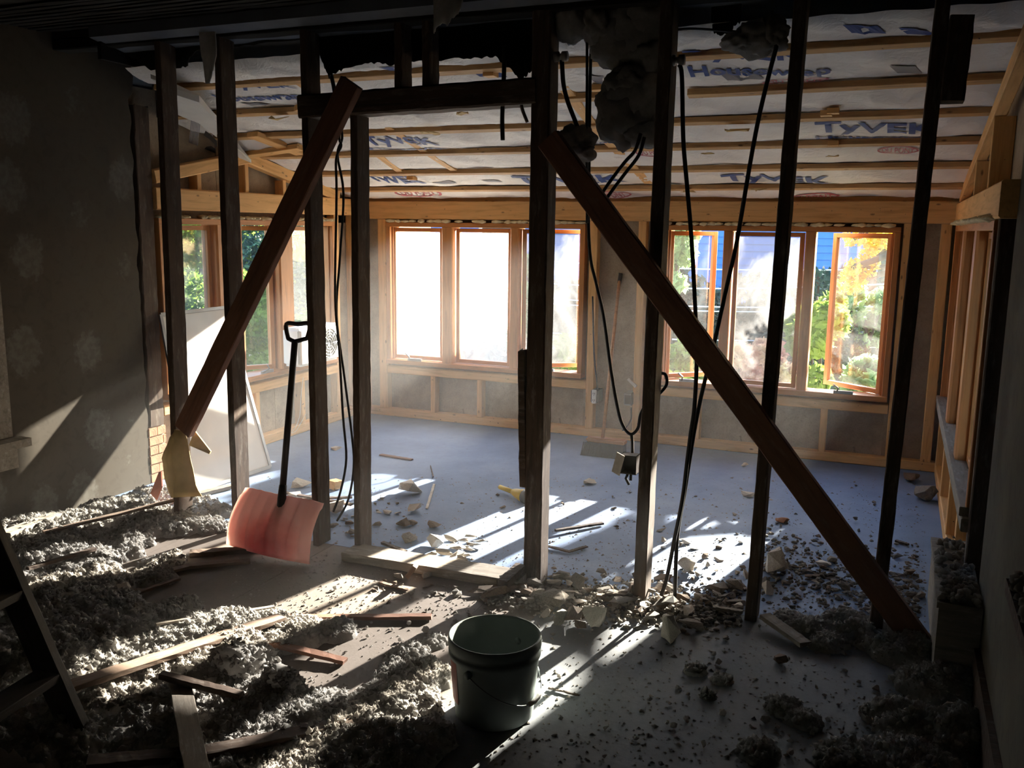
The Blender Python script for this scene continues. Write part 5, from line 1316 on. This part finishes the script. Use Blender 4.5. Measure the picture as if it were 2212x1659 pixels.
# dark shaded conifers in front of it
for i, (x, top, Y, w) in enumerate(((1010, 640, 15, 1.6), (1150, 620, 15.5, 1.7), (1290, 600, 15, 1.6), (1430, 560, 14.5, 1.7), (1530, 640, 15, 1.6), (1640, 610, 15.5, 1.8), (1760, 600, 15, 1.6), (1870, 590, 14.5, 1.8), (1990, 560, 15, 1.8))):
    g = Vector(gnd(x, Y)); zt_ = py(x, top, Y).z; H_ = zt_ + 1
    cs_ = [(g.x, g.y, -.9 + H_ * (k_ + .5) / 6, w * (1 - k_ / 7.5), w * .7 * (1 - k_ / 7.5), H_ / 9) for k_ in range(6)]
    plant('dark_shrub', 'dark shaded evergreen shrub in the row before the blue house', 'shrub', g, (g.x, g.y, zt_ - .3), .12, cs_, 2600, .13, 'leaf_dark', 40 + i, 'evergreen row before the blue house', twigs=0)
# single plants seen through the windows
plant('spruce', 'slim blue-green spruce right of the middle pane of the yellow tree window', 'tree', gnd(1768, 11), py(1768, 585, 11), .06, [(py(1768, 600 + 30 * k_, 11).x, 11, py(1768, 600 + 30 * k_, 11).z, .08 + .1 * k_, .08 + .1 * k_, .13) for k_ in range(8)], 2600, .07, 'leaf_dark', 61, twigs=0)
plant('maple_sapling', 'bright green maple sapling just outside the yellow tree window', 'tree', gnd(1770, 8.6), py(1765, 640, 8.6), .03, balls(1765, 730, 8.6, 12, 38, 110, 34, 62) + balls(1800, 680, 8.6, 3, 20, 30, 26, 63), 1700, .075, 'leaf_green', 62)
plant('yellow_tree', 'tree with golden yellow leaves hanging into the top of the last window', 'tree', (1.2, 8.6, -.97), (.9, 8.8, 2.6), .09, balls(1868, 560, 8.2, 7, 30, 50, 26, 64) + balls(1900, 510, 8.4, 5, 30, 25, 30, 65) + [(1.0, 8.9, 2.5, .7, .6, .4)], 5200, .042, 'leaf_yellow', 66)
for i, (x, y, n_, sx, sy) in enumerate(((1600, 800, 9, 60, 40), (1690, 800, 8, 55, 40), (1500, 830, 7, 50, 30))):
    plant('autumn_shrub', ['pink and cream autumn shrub filling the middle pane', 'pink and cream autumn shrub behind the maple sapling', 'low pale autumn shrub under the left open casement'][i], 'shrub', gnd(x, 10), py(x, 830, 10), .05, balls(x, y, 10, n_, sx, sy, 34, 70 + i), 2600, .085, 'leaf_pink', 70 + i)
for i, (x, y, Y, n_, sx, sy, mt, lb) in enumerate(((1455, 560, 9.5, 8, 22, 60, 'leaf_soft', 'pale sunlit tree at the left edge of the yellow tree window'), (1460, 800, 9, 7, 30, 40, 'leaf_green', 'bright green shrub at the foot of the left open casement'), (1860, 830, 9.5, 9, 60, 40, 'leaf_soft', 'grey-green shrub seen low through the right open casement'),
        (1870, 690, 12, 8, 40, 60, 'leaf_soft', 'hazy tree seen halfway up the right open casement'), (1225, 790, 9, 9, 40, 50, 'leaf_green', 'bright green shrub low in the whited-out window'), (1120, 640, 11, 8, 30, 90, 'leaf_soft', 'pale tree in the narrow gap beside the thick doorway post'))):
    plant('garden_tree' if Y > 9.2 else 'garden_shrub', lb, 'tree' if Y > 9.2 else 'shrub', gnd(x, Y), py(x, y, Y), .05, balls(x, y, Y, n_, sx, sy, 38, 90 + i), 1700, .08, mt, 90 + i)
for i, (x, y, X, n_, s_, mt, lb) in enumerate(((380, 560, -9, 10, 1.3, 'leaf_dark', 'dark hazy tree beyond the leaning screens'), (440, 620, -7.5, 8, .8, 'leaf_green', 'bright tree just outside the gable window by the screens'), (560, 600, -9, 12, 1.5, 'leaf_green', 'broad sunlit tree through the middle of the gable window'),
        (640, 580, -10, 12, 1.6, 'leaf_soft', 'pale sunlit tree through the last gable window light'), (560, 780, -7, 7, .7, 'leaf_green', 'low bright shrub below the middle gable window'), (480, 540, -11, 12, 1.7, 'leaf_dark', 'tall dark tree far behind the gable window'))):
    c = px_(x, y, X); R_ = random.Random(i); cs_ = [(c.x + R_.uniform(-s_, s_), c.y + R_.uniform(-s_, s_), c.z + R_.uniform(-s_, s_) * .8, s_ * .5, s_ * .5, s_ * .4) for _ in range(n_)]
    plant('side_tree', lb, 'tree', (c.x, c.y, -.97), (c.x, c.y, c.z), .08, cs_, 6500, .075, mt, 110 + i)
gh = empty('grey_house', (-16, 13, -1), label='pale grey house far out beyond the gable window', cat='house')
MB().box((-19, 10, -1), (-14, 17, 2.4)).build('body', M['siding_grey'], gh)
MB().add([(-19.3, 9.7, 2.3), (-13.7, 9.7, 2.3), (-13.7, 17.3, 2.3), (-19.3, 17.3, 2.3), (-16.5, 9.7, 3.8), (-16.5, 17.3, 3.8)], [(3, 2, 1, 0), (0, 4, 5, 3), (1, 2, 5, 4), (0, 1, 4), (2, 3, 5)]).build('roof', M['roofing'], gh)
MB().box((-14.02, 12, 0), (-13.96, 13.2, 1.4)).build('window', M['trim_white'], gh)
for i, (y0, y1) in enumerate(((612, 600), (640, 652), (652, 660), (716, 722), (728, 740), (560, 572))):
    a, b = py(1000, y0 - 12, 11.5 + i * .2), py(2080, y1 + 6, 11.5 + i * .2); P = [a.lerp(b, t / 12) - Vector((0, 0, .12 * math.sin(math.pi * t / 12))) for t in range(13)]
    MB().tube(P, .009, 5).build('utility_wire', M['trim_white'], None, label='pale utility wire strung across the garden view, seen through both end windows', cat='wire', group='utility wires')
for x in (a.x, b.x): pass
# hedge added outside the side window to block its sun and sky
plant('light_block_hedge', 'dark hedge added close outside the deep side window to block its light', 'hedge', (1.6, 5.0, -.97), (1.6, 5.0, 1.2), .06, [(1.35 + .15 * (k_ % 2), 2.6 + .42 * (k_ // 3), .1 + 1.0 * (k_ % 3), .4, .45, .65) for k_ in range(33)] + [(1.25, 7.3 + .6 * (k_ // 3), .1 + 1.0 * (k_ % 3), .4, .5, .65) for k_ in range(12)], 19000, .12, 'leaf_dark', 140, twigs=0)

# ------------------------------------------------------------------ dust haze inside the rooms
hz_ = bpy.data.materials.new('dust_haze'); hz_.use_nodes = True; nt = hz_.node_tree; nt.nodes.clear()
vs = nt.nodes.new('ShaderNodeVolumeScatter'); vs.inputs['Density'].default_value = HAZE; vs.inputs['Anisotropy'].default_value = .35; vs.inputs['Color'].default_value = (1, .98, .95, 1)
ot = nt.nodes.new('ShaderNodeOutputMaterial'); nt.links.new(vs.outputs[0], ot.inputs['Volume'])
def haze_box(lo, hi, dens, label):
    mt = hz_.copy(); mt.node_tree.nodes['Volume Scatter'].inputs['Density'].default_value = dens
    MB().box(lo, hi).build('dust_haze', mt, None, label=label, cat='haze', kind='stuff')
haze_box((-2.2 + .001, -1.5, .003), (XR - .003, 6.17, 2.4), HAZE, 'thin haze of dust filling the right part of both rooms')
haze_box((XL + .003, 3.3, .003), (-2.2 - .001, 6.17, 2.4), HAZE * 5, 'denser sunlit dust hanging in the corner by the gable window')
haze_box((XL + .003, -1.5, .003), (-2.2 - .001, 3.298, 2.4), HAZE, 'thin haze of dust over the insulation on the dark side')
